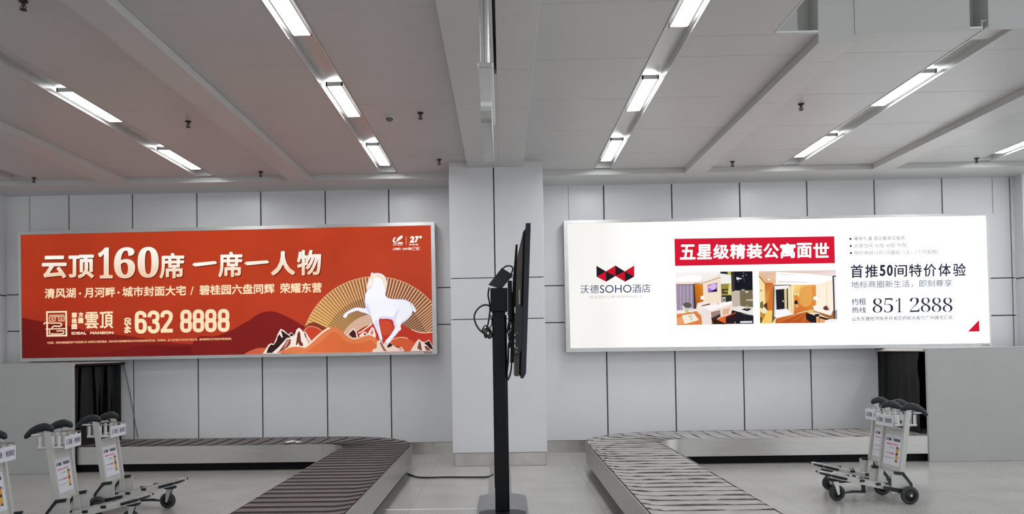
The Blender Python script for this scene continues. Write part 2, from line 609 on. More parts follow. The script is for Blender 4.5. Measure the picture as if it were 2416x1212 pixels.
# pilasters at both ends of the wall
for nm, a, c, m in (('wall_left', -9.6, -8.06, 'panel'), ('wall_right', 8.16, 9.6, 'panel')):
    pb = MB()
    pb.box(a, c, YW - 0.22, YW + 0.1, 0, 2.65)
    pb.box(a, c, YW - 0.22, YW + 0.1, 2.67, 4.6)
    pb.box(a + .01, c - .01, YW - 0.20, YW + 0.1, 2.6, 2.7, 1)
    struct(pb.build(nm, [M[m], M['joint']]))

# ------------------------------------------------------------------ ceiling
beams = [(-6.05, -5.70), (-3.225, -2.895), (2.785, 3.10), (5.59, 5.91), (8.45, 8.77), (-8.9, -8.5)]
chan = [(-7.43, -7.17), (-4.60, -4.34), (-1.815, -1.555), (1.41, 1.67), (4.20, 4.46), (7.06, 7.32)]
YF, YE = -4.5, 12.02            # near and far end of the panel field
VX, VY = 2.39, 6.93             # the raised bay at the front: beyond x = VX and nearer than VY
seams = [6.203 + 1.209 * k for k in range(-9, 6)]
cp, bmb = MB(), MB()


def seam_cuts(y0, y1):
    c = [y0] + [s for s in seams if y0 + 0.05 < s < y1 - 0.05] + [y1]
    return list(zip(c, c[1:]))


def panel_strip(mb, x0, x1, y0, y1, z, th=0.02, gap=0.0005):
    for a, c in seam_cuts(y0, y1):
        mb.cbox(x0, x1, a + gap, c - gap, z, z + th, 0.005, 0)
    mb.box(x0, x1, y0, y1, z + th - 0.006, z + th + 0.01, 1)


edges = sorted([(-9.3, -9.2)] + beams + [(-0.47, 0.325)] + chan)
for (a0, a1), (c0, c1) in zip(edges, edges[1:]):
    x0, x1 = a1, c0
    if x1 - x0 < 0.05: continue
    if x0 >= VX:
        panel_strip(cp, x0, x1, VY, YE, PAN)
    elif x1 > VX:
        panel_strip(cp, x0, x1, VY, YE, PAN)
        panel_strip(cp, x0, VX, YF, VY, PAN)
    else:
        panel_strip(cp, x0, x1, YF, YE, PAN)
cp.box(-9.5, VX - 0.02, YF, YE + 1, 4.62, 4.68, 1)  # unseen slabs above the panels, added to keep the world light out
cp.box(VX - 0.02, 9.5, VY + 0.3, YE + 1, 4.62, 4.68, 1)
struct(cp.build('ceiling', [M['ceil'], M['ceil_edge']]))

for x0, x1 in beams:
    y0 = VY if x0 > VX else YF
    for a, c in seam_cuts(y0, YE + 0.01):
        bmb.cbox(x0, x1, a + 0.0012, c - 0.0012, SOF, SOF + 0.34, 0.003)
# central beam: two halves; nearer than y = 7.6 they leave an open slot
for x0, x1 in ((-0.47, -0.045), (-0.02, 0.325)):
    for a, c in seam_cuts(YF, YC + 0.06):
        bmb.cbox(x0, x1, a + 0.0015, c - 0.0015, SOF, SOF + 0.34, 0.003)
bmb.box(-0.046, -0.019, 7.55, YC + 0.06, SOF + 0.004, SOF + 0.3)
bmb.box(-9.5, cxl - 0.001, YE, YW + 0.1, SOF, SOF + 0.34)          # strip along the wall
bmb.box(cxr + 0.001, 9.5, YE, YW + 0.1, SOF, SOF + 0.34)
struct(bmb.build('ceiling_beams', [M['beam']]))

# recessed channels of the strip lights
cm = MB()
for x0, x1 in chan:
    y0 = VY + 0.02 if x0 > VX else YF
    zt = PAN + 0.085
    cm.box(x0 + 0.001, x0 + 0.012, y0, 11.93, PAN - 0.004, zt)
    cm.box(x1 - 0.012, x1 - 0.001, y0, 11.93, PAN - 0.004, zt)
    cm.box(x0, x1, y0, 11.93, zt - 0.004, zt + 0.01)
    cm.box(x0, x1, 11.92, 11.935, PAN, zt)
struct(cm.build('trim_2', M['lamp_tray']))

# bulkhead of the raised bay (front right)
bh = MB()
gx = [at(1893, 100, VY).x, at(1925, 100, VY).x, at(2289, 100, VY).x, at(2333, 100, VY).x]
zb0, zb1 = SOF, 6.3
zk = PAN + 0.031
bh.box(VX + 0.02, gx[0], VY + 0.10, VY + 0.3, zk, zb1)
bh.box(gx[0], 2.79, VY + 0.22, VY + 0.3, zk, zb1)
bh.box(2.79, 3.10, VY + 0.004, VY + 0.3, SOF + 0.002, zb1)
bh.box(3.10, gx[2], VY - 0.004, VY + 0.3, zk, zb1)
bh.box(gx[2], gx[3], VY + 0.22, VY + 0.3, PAN + 0.1, zb1)
bh.box(gx[3], 9.5, VY - 0.004, VY + 0.3, zk, zb1)
for a_, c_ in ((3.1015, gx[2]), (gx[3], 5.5885), (5.9115, 9.5)):
    bh.box(a_, c_, VY - 0.004, VY - 0.0005, PAN - 0.001, zk)
bh.box(VX + 0.0005, VX + 0.02, YF, VY - 0.001, PAN + 0.001, zb1)
bh.box(VX + 0.0005, VX + 0.02, VY - 0.001, VY + 0.11, zk, zb1)
bh.box(VX + 0.0005, 9.5, YF, VY + 0.3, zb1, zb1 + 0.1)
struct(bh.build('wall_bulkhead', [M['beam']]))

# ------------------------------------------------------------------ strip lights in view
LY = [(5.62, 6.76), (8.08, 9.15), (10.46, 11.58)]
row_name = {-4.47: 'the second lamp strip left of the central beam', -1.685: 'the first lamp strip left of the central beam', 1.54: 'the first lamp strip right of the central beam', 4.33: 'the second lamp strip right of the central beam'}
pos_name = ['nearest', 'middle', 'farthest']
lamp_proto = None
for lx, ks in ((-4.47, (1, 2)), (-1.685, (0, 1, 2)), (1.54, (0, 1, 2)), (4.33, (1, 2)), (7.19, (2,))):
    for k in ks:
        y0, y1 = LY[k]
        lab = '%s recessed white lamp of %s' % (pos_name[k], row_name.get(lx, ''))
        if lx == 7.19: lab = 'white recessed ceiling lamp at the far right edge of the view'
        t = thing('ceiling_light', lab, 'ceiling light', (lx, (y0 + y1) / 2, PAN + 0.025), 0, 'recessed strip lamps in the ceiling')
        hl = (y1 - y0) / 2
        hb = MB()
        hb.box(-0.085, -0.072, -hl - 0.02, hl + 0.02, -0.005, 0.036)
        hb.box(0.072, 0.085, -hl - 0.02, hl + 0.02, -0.005, 0.036)
        hb.box(-0.085, 0.085, -hl - 0.02, -hl, -0.005, 0.036)
        hb.box(-0.085, 0.085, hl, hl + 0.02, -0.005, 0.036)
        hb.build('housing', M['lamp_tray'], t)
        MB().box(-0.071, 0.071, -hl + 0.001, hl - 0.001, 0.0, 0.012).build('diffuser', M['lamp'], t)

# ------------------------------------------------------------------ sprinklers and smoke detector
spr = [(444, 286, 'fire sprinkler in the panel between the two lamp strips on the left'), (80, 419, 'fire sprinkler close to the wall above the upper left corner of the red poster'), (615, 405, 'fire sprinkler near the end wall, beside the left ceiling beam above the red poster'),
       (992, 266, 'fire sprinkler beside the smoke detector, left of the central beam'), (1036, 376, 'fire sprinkler close to the left edge of the white column top'), (1890, 245, 'fire sprinkler in the panel right of the first right beam, nearer of the two'),
       (1728, 381, 'fire sprinkler close to the wall above the white poster, beside the first right beam'), (2304, 373, 'fire sprinkler close to the wall above the right end of the white poster'), (55, 2, 'large near fire sprinkler cut by the top left corner of the view')]
sp0 = None
for x, y, lab in spr:
    p = on(x, y, PAN)
    if sp0 is None:
        sp0 = thing('fire_sprinkler', lab, 'sprinkler', p, 0, 'pendent sprinklers in the ceiling')
        MB().lathe([(0.0, 0.0), (0.035, 0.0), (0.032, -0.012), (0.014, -0.018), (0.0, -0.018)], (0, 0, 0), n=16).build('escutcheon', M['bronze'], sp0)
        bd = MB().lathe([(0.012, -0.012), (0.012, -0.035), (0.007, -0.04), (0.007, -0.062)], (0, 0, 0), n=12)
        bd.tube([(-0.012, 0, -0.034), (-0.024, 0, -0.05), (-0.008, 0, -0.07)], 0.004, 6).tube([(0.012, 0, -0.034), (0.024, 0, -0.05), (0.008, 0, -0.07)], 0.004, 6)
        bd.build('sprinkler_body', M['bronze'], sp0)
        MB().lathe([(0.0, -0.069), (0.026, -0.069), (0.026, -0.073), (0.0, -0.073)], (0, 0, 0), n=16).build('deflector', M['bronze'], sp0)
    else:
        s = copy_tree(sp0); s.location = p; s['label'] = lab
p = on(919, 275, PAN)
sd = thing('smoke_detector', 'round white smoke detector with dark rim left of the central beam', 'smoke detector', p)
MB().lathe([(0.0, 0), (0.052, 0), (0.052, -0.012), (0.046, -0.018), (0.0, -0.018)], (0, 0, 0), n=24).build('mounting_base', M['white'], sd)
MB().lathe([(0.044, -0.017), (0.043, -0.034), (0.028, -0.05), (0.0, -0.053)], (0, 0, 0), n=24).build('sensor_dome', M['cable_grey'], sd)

# ------------------------------------------------------------------ hanging sign
ys0, ys1 = 5.42, 6.80
hs = thing('hanging_sign', 'edge-on silver framed sign box hanging from the central ceiling beam', 'sign', (-0.09, ys0, 3.24))
L = ys1 - ys0
prof = [(0.0, 0.345)]
for k in range(7):
    a = PI + PI / 2 * k / 6
    prof.append((0.11 + 0.11 * math.cos(a), 0.11 + 0.11 * math.sin(a)))
for k in range(7):
    a = -PI / 2 + PI / 2 * k / 6
    prof.append((L - 0.11 + 0.11 * math.cos(a), 0.11 + 0.11 * math.sin(a)))
prof.append((L, 0.345))
inn = [(0.012 + y * (L - 0.024) / L, 0.012 + z * 0.333 / 0.345) for y, z in prof]
fb = MB()
n = len(prof)
for i in range(n - 1):
    a, c = prof[i], prof[i + 1]; d, e = inn[i], inn[i + 1]
    w2 = 0.0375
    fb.add([(-w2, *a), (w2, *a), (w2, *c), (-w2, *c), (-w2, *d), (w2, *d), (w2, *e), (-w2, *e)], [(0, 1, 2, 3), (4, 7, 6, 5), (0, 3, 7, 4), (1, 5, 6, 2)], 0, False)
fb.build('sign_frame', M['alu'], hs)
for s in (-1, 1):
    q = MB(); x = s * 0.0335
    q.add([(x, *a) for a in inn], [tuple(range(n))]); q.build('sign_panel', M['sign_face'], hs)
MB().cbox(-0.052, 0.052, -0.015, L + 0.015, 0.345, 0.378, 0.004).build('top_channel', M['alu'], hs)
for yy_ in (0.04, L - 0.04):
    pb = MB()
    pb.tube([(0.008, yy_, 0.37), (0.008, yy_, SOF - 3.24 - 0.002)], 0.021, 14)
    pb.cbox(-0.035, -0.010, yy_ - 0.02, yy_ + 0.02, 0.37, SOF - 3.24 - 0.002, 0.004)
    pb.build('hanging_pole', M['alu'], hs)

# ------------------------------------------------------------------ light boxes


def lightbox(name, label, outer, inner):
    t = thing(name, label, 'light box', at(*outer[3], YP))
    inv = Vector(t.location)
    O = [at(x, y, YP - 0.05) - inv for x, y in outer]
    I = [at(x, y, YP - 0.05) - inv for x, y in inner]
    I2 = [p + Vector((0, 0.016, 0)) for p in I]
    Bk = [Vector((p.x, YW - 0.004 - inv.y, p.z)) for p in O]
    f = MB()
    for k in range(4):
        j = (k + 1) % 4
        f.add([O[k], O[j], I[j], I[k]], [(0, 1, 2, 3)])
        f.add([O[k], O[j], Bk[j], Bk[k]], [(0, 3, 2, 1)])
        f.add([I[k], I[j], I2[j], I2[k]], [(0, 1, 2, 3)])
    f.add(Bk, [(0, 1, 2, 3)])
    fo = f.build('frame', M['frame'], t)
    return t, inv


def seat(o, t):
    """make o (built in world coordinates) a child of t without moving it"""
    o.parent = t
    o.matrix_parent_inverse = Matrix.Translation(-Vector(t.location))
    return o


redbox, _ = lightbox('advertising_lightbox', 'long red illuminated poster box with white horse and fan on the end wall',
                     [(41, 546), (1025, 523), (1031.5, 835), (47, 853)], [(48.8, 553.7), (1016.5, 531), (1021, 828), (51.8, 845.2)])
P = Print(YP - 0.004)
# poster background with slightly uneven ink
ql = [(46, 551), (1019, 528.5), (1023.5, 830.5), (49, 848)]
nx, ny = 16, 6
base = [[(168, 56, 32), (184, 62, 34), (188, 66, 40)], [(168, 52, 30), (184, 62, 36), (178, 66, 44)], [(140, 44, 32), (176, 58, 38), (170, 62, 42)]]


def bil(q, u, v):
    a = [q[0][i] * (1 - u) + q[1][i] * u for i in range(2)]
    c = [q[3][i] * (1 - u) + q[2][i] * u for i in range(2)]
    return (a[0] * (1 - v) + c[0] * v, a[1] * (1 - v) + c[1] * v)


def shade(u, v):
    iu, iv = min(1, int(u * 2)), min(1, int(v * 2))
    fu, fv = u * 2 - iu, v * 2 - iv
    return tuple((base[iv][iu][k] * (1 - fu) + base[iv][iu + 1][k] * fu) * (1 - fv) + (base[iv + 1][iu][k] * (1 - fu) + base[iv + 1][iu + 1][k] * fu) * fv for k in range(3))


for i in range(nx):
    for j in range(ny):
        uv = [(i / nx, j / ny), ((i + 1) / nx, j / ny), ((i + 1) / nx, (j + 1) / ny), (i / nx, (j + 1) / ny)]
        P.poly([bil(ql, *q) for q in uv], None, lift=False, cols=[shade(*q) for q in uv])
P.layer += 1
poster = seat(P.done('poster', M['ink_red'], None), redbox)


def subprint(nm, par, m):
    o = P.done(nm, M[m], None)
    o.parent = par
    o.matrix_parent_inverse = par.matrix_parent_inverse.copy() if par.parent is None else Matrix.Translation(-Vector(par.parent.location)) @ Matrix.Identity(4)
    # the parent's local space is the world shifted by nothing (its own matrix is identity under the box)
    o.matrix_parent_inverse = Matrix.Identity(4)
    return o


# dark far mountains
P.src((0, 480), 3.19)
P.poly([(158, 858), (350, 893), (520, 920), (640, 957), (800, 978), (1000, 1000), (1150, 1025), (1330, 1050), (1520, 1062), (1786, 1072), (2100, 1110), (2100, 1135), (165, 1172)], None, cols=[(112, 28, 26), (116, 30, 26), (118, 30, 26), (118, 30, 26), (122, 32, 27), (124, 32, 27), (126, 34, 28), (130, 36, 30), (134, 38, 30), (134, 38, 30), (130, 36, 30), (120, 32, 28), (100, 26, 24)])
P.poly([(1090, 1062), (1300, 1075), (1500, 1068), (1786, 1078), (2000, 1100), (2000, 1137), (700, 1155), (900, 1110)], (112, 28, 30), 4)
P.src((540, 480), 3.19)
P.poly([(-240, 1010), (-120, 1000), (-60, 985), (0, 962), (70, 925), (150, 880), (210, 838), (262, 817), (310, 810), (360, 818), (410, 838), (480, 872), (540, 908), (600, 950), (640, 1090), (400, 1130), (-240, 1145)], (124, 34, 33), 4)
P.poly([(120, 1137), (200, 1092), (260, 1085), (320, 1090), (330, 1132)], (205, 96, 66), 4)
mt = subprint('dark_mountains', poster, 'ink_red')
# fan
P.src((680, 620), 5.269)
fc, R1, R0, Rm = (1085, 1093), 926, 330, 458
NF = 60
a0, a1 = math.radians(180 + 15.5), math.radians(360 - 12)
clipx = 1812
for k in range(NF):
    b0 = a0 + (a1 - a0) * k / NF; b1 = a0 + (a1 - a0) * (k + 1) / NF
    mid = k / NF
    g_ = max(0.0, 1 - mid / 0.55)
    mixc = lambda a, c: tuple(p_ * (1 - g_) + q_ * g_ for p_, q_ in zip(a, c))
    tones = (mixc((240, 206, 176), (240, 200, 134)), mixc((152, 92, 56), (216, 160, 84)), mixc((108, 58, 34), (150, 90, 44)))
    for part, (f0, f1) in enumerate(((0, .30), (.30, .78), (.78, 1.0))):
        c0 = b0 + (b1 - b0) * f0; c1 = b0 + (b1 - b0) * f1
        for ra, rb, tone in ((Rm, R1 * 0.72, 0.86), (R1 * 0.72, R1, 1.0)):
            cols = tones[part]
            pts = []
            for r_, t_ in ((ra, c0), (rb, c0), (rb, c1), (ra, c1)):
                x, y = fc[0] + r_ * math.cos(t_), fc[1] + r_ * math.sin(t_)
                x = min(x, clipx); y = min(y, 880)
                pts.append((x, y))
            if max(p[0] for p in pts) - min(p[0] for p in pts) < 1 or max(p[1] for p in pts) - min(p[1] for p in pts) < 1: continue
            P.poly(pts, tuple(c * tone for c in cols), lift=False)
        pts = [(fc[0] + r_ * math.cos(t_), min(900, fc[1] + r_ * math.sin(t_))) for r_, t_ in ((R0, c0), (Rm, c0), (Rm, c1), (R0, c1))]
        if max(p[0] for p in pts) < clipx:
            P.poly(pts, (232, 208, 186) if part == 0 else (206, 160, 136), lift=False)
P.layer += 1
P.line([(min(clipx, fc[0] + (R1 - 3) * math.cos(a0 + (a1 - a0) * k / 60)), fc[1] + (R1 - 3) * math.sin(a0 + (a1 - a0) * k / 60)) for k in range(53)], 8, (222, 168, 130))
P.poly([(200, 830), (250, 760), (330, 740), (460, 800), (520, 860), (330, 900)], (128, 60, 40), 4)
fan = subprint('fan_picture', poster, 'ink_red')
# hills
def hill(pts, body, edge, w):
    P.poly(pts, body, 4)
    P.line(pts[:w], 9, edge, 4)
hill([(195, 850), (240, 800), (290, 788), (350, 802), (400, 830), (440, 860), (470, 1000), (220, 1020)], (196, 66, 46), (232, 150, 124), 6)
P.poly([(870, 880), (905, 862), (960, 822), (1040, 762), (1110, 712), (1170, 690), (1240, 696), (1310, 712), (1370, 740), (1430, 775), (1500, 812), (1560, 835), (1620, 858), (1700, 866), (1750, 862), (1814, 856), (1814, 1096), (1130, 1108), (1000, 1000)], (186, 58, 44), 4)
P.line([(870, 872), (905, 858), (960, 818), (1040, 760)], 16, (236, 214, 200), 4)
P.line([(1530, 824), (1620, 860), (1700, 868), (1814, 856)], 10, (240, 206, 190), 4)
P.poly([(1150, 720), (1230, 720), (1290, 760), (1300, 850), (1230, 900), (1160, 880), (1140, 800)], (200, 76, 52), 4)
P.poly([(1250, 990), (1330, 935), (1420, 922), (1500, 945), (1580, 1010), (1600, 1095), (1250, 1105)], (206, 92, 58), 4)
P.line([(1280, 962), (1330, 937), (1420, 924), (1490, 940)], 10, (238, 190, 160), 4)
hills = subprint('red_hills', poster, 'ink_red')
# rocks behind the big hill
P.src((580, 740), 12.12)
CRM, DRK, BRN = (238, 224, 214), (52, 32, 32), (128, 72, 62)
P.poly([(480, 1140), (580, 1000), (640, 890), (720, 840), (800, 860), (870, 700), (920, 560), (1000, 425), (1090, 470), (1220, 590), (1290, 525), (1340, 560), (1390, 620), (1460, 440), (1530, 398), (1590, 450), (1650, 520), (1710, 515), (1790, 640), (1880, 780), (1800, 960), (1300, 1000), (1000, 1138)], CRM)
P.poly([(590, 1118), (650, 960), (720, 875), (800, 890), (880, 770), (910, 660), (965, 580), (1000, 640), (1045, 690), (1060, 660), (1005, 480), (1050, 490), (1200, 600), (1290, 670), (1170, 690), (1060, 820), (940, 950), (750, 1118)], DRK)
P.poly([(1240, 625), (1300, 545), (1360, 600), (1350, 640)], DRK)
P.poly([(940, 1080), (1000, 1000), (1110, 860), (1180, 730), (1290, 720), (1280, 860), (1200, 960), (1080, 1050), (970, 1120)], BRN)
P.poly([(1120, 900), (1200, 740), (1250, 735), (1180, 900), (1050, 1030)], (206, 148, 132))
P.poly([(1430, 900), (1480, 560), (1530, 480), (1560, 560), (1580, 780), (1640, 860), (1640, 920), (1540, 910), (1500, 820), (1470, 880)], (112, 54, 46))
P.poly([(1665, 545), (1700, 545), (1760, 680), (1850, 800), (1790, 860), (1720, 700)], (206, 170, 160))
P.poly([(1665, 545), (1700, 545), (1740, 690), (1710, 680)], (90, 50, 44))
P.src((680, 620), 5.269)
P.poly([(740, 890), (775, 840), (815, 810), (845, 845), (870, 925), (800, 935)], CRM); P.poly([(752, 888), (785, 850), (812, 828), (838, 860), (850, 925), (800, 930)], (72, 36, 34))
P.poly([(880, 905), (930, 862), (955, 850), (990, 880), (1010, 840), (1045, 790), (1070, 820), (1090, 900), (1085, 940), (1040, 920), (900, 920)], CRM); P.poly([(935, 880), (955, 866), (975, 890), (950, 900)], (150, 60, 50)); P.poly([(1020, 880), (1046, 818), (1060, 860), (1050, 900)], (190, 130, 112))
# big orange hill
P.poly([(-40, 1075), (20, 1045), (80, 1034), (150, 1036), (205, 1048), (270, 1000), (370, 905), (460, 832), (520, 802), (565, 795), (630, 808), (690, 858), (750, 912), (800, 935), (850, 938), (920, 912), (985, 895), (1050, 910), (1110, 958), (1150, 1040), (1165, 1112), (-60, 1124)], (218, 122, 78), 4)
P.poly([(300, 1060), (430, 960), (520, 880), (580, 860), (640, 900), (700, 960), (800, 1000), (930, 990), (1010, 960), (1080, 1000), (1110, 1095), (300, 1105)], (212, 106, 62), 4)
P.line([(205, 1050), (270, 1002), (370, 908), (460, 836), (520, 806)], 22, (240, 214, 190), 4)
P.line([(700, 866), (750, 914), (800, 938), (850, 940), (920, 914), (985, 898)], 14, (238, 200, 170), 4)
P.line([(-40, 1075), (20, 1047), (80, 1037), (150, 1039), (205, 1050)], 12, (240, 214, 190), 4)
# rocks in front
P.poly([(1040, 1108), (1060, 1070), (1100, 1060), (1105, 980), (1135, 955), (1165, 965), (1185, 1010), (1200, 985), (1260, 970), (1290, 1010), (1330, 1040), (1380, 1060), (1410, 1040), (1440, 1080), (1440, 1098)], (226, 204, 192))
P.poly([(1230, 1035), (1265, 990), (1300, 1020), (1280, 1040), (1240, 1055)], DRK); P.poly([(1335, 1040), (1370, 1035), (1380, 1060)], DRK); P.poly([(1140, 1000), (1155, 975), (1200, 1060), (1230, 1095), (1190, 1095)], (150, 90, 74)); P.poly([(1370, 1080), (1410, 1050), (1420, 1085)], (210, 150, 120))
P.poly([(1520, 1096), (1560, 1030), (1590, 980), (1625, 945), (1660, 975), (1700, 985), (1750, 952), (1790, 1020), (1806, 1060), (1806, 1090)], (230, 212, 200))
P.poly([(1605, 1060), (1630, 965), (1650, 1000), (1665, 1085), (1640, 1085)], BRN); P.poly([(1690, 1000), (1750, 965), (1790, 1035), (1800, 1082), (1760, 1060), (1720, 1020)], DRK); P.poly([(1690, 1040), (1720, 1030), (1780, 1085), (1720, 1088)], BRN)
rocks = subprint('hills_and_rocks_picture', poster, 'ink_red')
# horse
HB = [(1030, 160), (1036, 128), (1048, 124), (1062, 134), (1120, 130), (1178, 150), (1212, 195), (1224, 260), (1214, 330), (1205, 390), (1225, 430), (1280, 450), (1360, 455), (1440, 459), (1500, 484), (1540, 512), (1566, 548), (1590, 596), (1567, 614), (1545, 575), (1538, 620), (1512, 668), (1460, 715), (1408, 752), (1395, 790), (1402, 824), (1376, 844), (1338, 892), (1290, 945), (1262, 985), (1224, 992), (1214, 968), (1250, 930), (1298, 865), (1328, 810), (1318, 762), (1298, 706), (1230, 690), (1165, 690), (1132, 682), (1126, 740), (1140, 820), (1158, 900), (1168, 950), (1143, 946), (1122, 880), (1080, 790), (1050, 720), (1032, 662), (990, 632), (900, 604), (860, 590), (790, 612), (742, 637), (726, 670), (700, 680), (688, 656), (716, 624), (770, 588), (846, 558), (910, 562), (962, 566), (966, 520), (956, 470), (966, 390), (992, 335), (982, 312), (984, 285), (994, 240), (1012, 196)]
P.line(HB, 10, (196, 190, 226), 3, True)
P.poly(HB, (243, 243, 252), 3)
for pts in ([(1300, 700), (1325, 640), (1385, 560), (1360, 640), (1340, 720), (1350, 800), (1330, 808), (1320, 760)], [(985, 600), (968, 560), (985, 500), (1010, 560), (1030, 640)], [(1400, 745), (1470, 690), (1520, 640), (1500, 690), (1440, 730)], [(1135, 682), (1165, 660), (1290, 668), (1296, 702), (1230, 690)], [(1075, 770), (1100, 700), (1118, 760), (1150, 930), (1140, 930)]):
    P.poly(pts, (222, 218, 242), 3)
P.poly([(1034, 150), (1048, 130), (1075, 140), (1125, 136), (1172, 156), (1206, 200), (1218, 262), (1208, 330), (1196, 300), (1180, 230), (1150, 190), (1100, 180), (1070, 200), (1060, 260), (1040, 300), (1010, 318), (990, 318), (990, 270), (1002, 230), (1020, 190)], (240, 222, 204), 3)
P.poly([(1010, 230), (1045, 205), (1055, 255), (1030, 290), (1000, 300)], (248, 234, 222), 3)
P.line([(1000, 326), (1012, 318), (1026, 300)], 5, (190, 130, 120), 2)
P.line([(1090, 150), (1140, 165), (1175, 210), (1190, 270)], 4, (222, 190, 160), 3)
P.line([(1512, 500), (1540, 560), (1556, 612)], 6, (188, 180, 214), 3)
P.poly([(1548, 608), (1562, 600), (1572, 618), (1556, 630)], (120, 84, 80))
horse = subprint('horse_picture', poster, 'ink_red')
# headline
P.src((90, 570), 3.501)
HL = [('云', 35, 240, 118, 305, 3.4), ('顶', 255, 465, 110, 305, 3.2), ('\U0001D7CF', 500, 620, 50, 305, 0), ('\U0001D7D4', 630, 805, 48, 305, 0), ('\U0001D7CE', 825, 1000, 45, 300, 0), ('席', 1005, 1210, 95, 305, 2.6), ('一', 1275, 1480, 158, 206, 0), ('席', 1490, 1690, 85, 295, 2.6), ('一', 1705, 1910, 152, 196, 0), ('人', 1925, 2125, 80, 280, 4.0), ('物', 2140, 2340, 70, 280, 2.8)]
for dx, dy, g in ((7, 7, None), (0, 0, [(240, 204, 172), (255, 250, 242)])):
    for ch, x0, x1, y0, y1, bw in HL:
        if ch == '一':
            q = [(x0 + dx, y1 - 14 + dy), (x0 + 14 + dx, y1 - 30 + dy), (x1 - 16 + dx, y0 + 2 + dy), (x1 + dx, y0 + 16 + dy), (x1 - 6 + dx, y0 + 26 + dy), (x0 + 28 + dx, y1 + dy)]
            P.poly(q, (96, 26, 20) if g is None else (250, 238, 224), lift=False)
        else:
            P.text(ch, x0 + dx, y1 + dy, x1 + dx, y1 - y0, (96, 26, 20), bold=bw * 2.1, grad=g, lift=False, offset=0.012 if not bw else 0.0)
    P.layer += 2
subprint('headline_lettering', poster, 'ink_red')
CR = (250, 222, 184)
for s_, x0, x1 in (('清风湖', 58, 315), ('月河畔', 385, 640), ('城市封面大宅', 700, 1225), ('碧桂园六盘同辉', 1335, 1955), ('荣耀东营', 2000, 2345)):
    P.text(s_, x0, 470 - (x0 - 58) * 0.0219, x1, 84, CR, yb1=470 - (x1 - 58) * 0.0219, bold=2.2)
    if s_ == '清风湖': P.disc(350, 428, 9, CR)
    if s_ == '月河畔': P.disc(668, 420, 9, CR)
    if s_ == '城市封面大宅': P.line([(1264, 440), (1284, 370)], 8, CR)
    subprint('slogan_lettering', poster, 'ink_red')
# developer seal and name
P.src((90, 720), 5.140)
P.line([(114, 82), (346, 78), (350, 366), (118, 370)], 20, CR, 0, True)
for pts, w in (([(142, 122), (326, 118)], 9), ([(142, 140), (146, 192), (210, 190)], 9), ([(142, 140), (326, 136)], 9), ([(326, 136), (320, 188), (262, 190)], 9), ([(214, 140), (214, 190)], 9), ([(256, 140), (258, 192)], 9), ([(164, 160), (196, 158)], 7), ([(168, 174), (196, 172)], 7), ([(276, 158), (306, 156)], 7), ([(276, 172), (304, 170)], 7)):
    P.line(pts, w, CR)
P.line([(78, 232), (84, 218), (110, 212), (170, 216), (240, 214), (284, 220), (292, 240), (270, 254), (200, 252), (182, 266), (170, 290)], 15, CR, 4)
P.line([(100, 288), (350, 282)], 13, CR)
P.line([(150, 296), (146, 330), (162, 346), (300, 344), (318, 328), (312, 308), (230, 312)], 13, CR, 3)
for ch, y0, y1 in (('碧', 86, 152), ('桂', 156, 222), ('园', 228, 292)):
    P.text(ch, 414, y1, 480, y1 - y0, CR, bold=3.2)
for ch, y0, y1 in (('方', 84, 150), ('圆', 155, 220)):
    P.text(ch, 495, y1, 556, y1 - y0, CR, bold=3.6)
P.text('雲', 575, 286, 740, 204, CR, bold=4.0)
P.text('頂', 755, 282, 918, 205, CR, bold=4.0)
P.text('IDEAL', 415, 356, 596, 34, CR, bold=2.2)
P.text('MANSION', 640, 353, 922, 34, CR, bold=2.2)
subprint('developer_logo', poster, 'ink_red')
# telephone number, condensed bold
def ring(x0, x1, y0, y1, n=24, p=2.7):
    out = []
    for k in range(n):
        a = 2 * PI * k / n
        c_, s_ = math.cos(a), math.sin(a)
        out.append(((x0 + x1) / 2 + (x1 - x0) / 2 * math.copysign(abs(c_) ** (2 / p), c_), (y0 + y1) / 2 + (y1 - y0) / 2 * math.copysign(abs(s_) ** (2 / p), s_)))
    return out


def digit(ch, x0, y0, w, h):
    sw = 46
    Q = lambda pts: [(x0 + a * w, y0 + c * h) for a, c in pts]
    e = sw / 2
    if ch == '8':
        P.line(ring(x0 + e + 3, x0 + w - e - 3, y0 + e - 3, y0 + h * 0.49 + 4), sw, CR, 0, True, lift=False)
        P.line(ring(x0 + e, x0 + w - e, y0 + h * 0.47, y0 + h - e + 3), sw, CR, 0, True, lift=False)
    elif ch == '6':
        P.line(ring(x0 + e, x0 + w - e, y0 + h * 0.43, y0 + h - e + 3), sw, CR, 0, True, lift=False)
        P.line(Q([(e / w, 0.68), (e / w, 0.34), (0.20, 0.16), (0.40, 0.085), (0.62, 0.095), (0.80, 0.17), (0.84, 0.29)]), sw, CR, 5, lift=False)
    elif ch == '3':
        P.line(Q([(0.155, 0.29), (0.18, 0.17), (0.36, 0.085), (0.60, 0.085), (0.80, 0.17), (0.82, 0.32), (0.70, 0.43), (0.40, 0.475)]), sw, CR, 5, lift=False)
        P.line(Q([(0.40, 0.475), (0.70, 0.52), (0.84, 0.64), (0.82, 0.82), (0.62, 0.915), (0.36, 0.915), (0.18, 0.83), (0.155, 0.69)]), sw, CR, 5, lift=False)
    else:
        P.line(Q([(0.155, 0.31), (0.18, 0.17), (0.36, 0.085), (0.62, 0.085), (0.82, 0.17), (0.835, 0.33), (0.70, 0.50), (0.44, 0.70), (0.22, 0.90)]), sw, CR, 5, lift=False)
        P.line(Q([(0.03, 0.915), (1.0, 0.905)]), sw, CR, 0, lift=False)


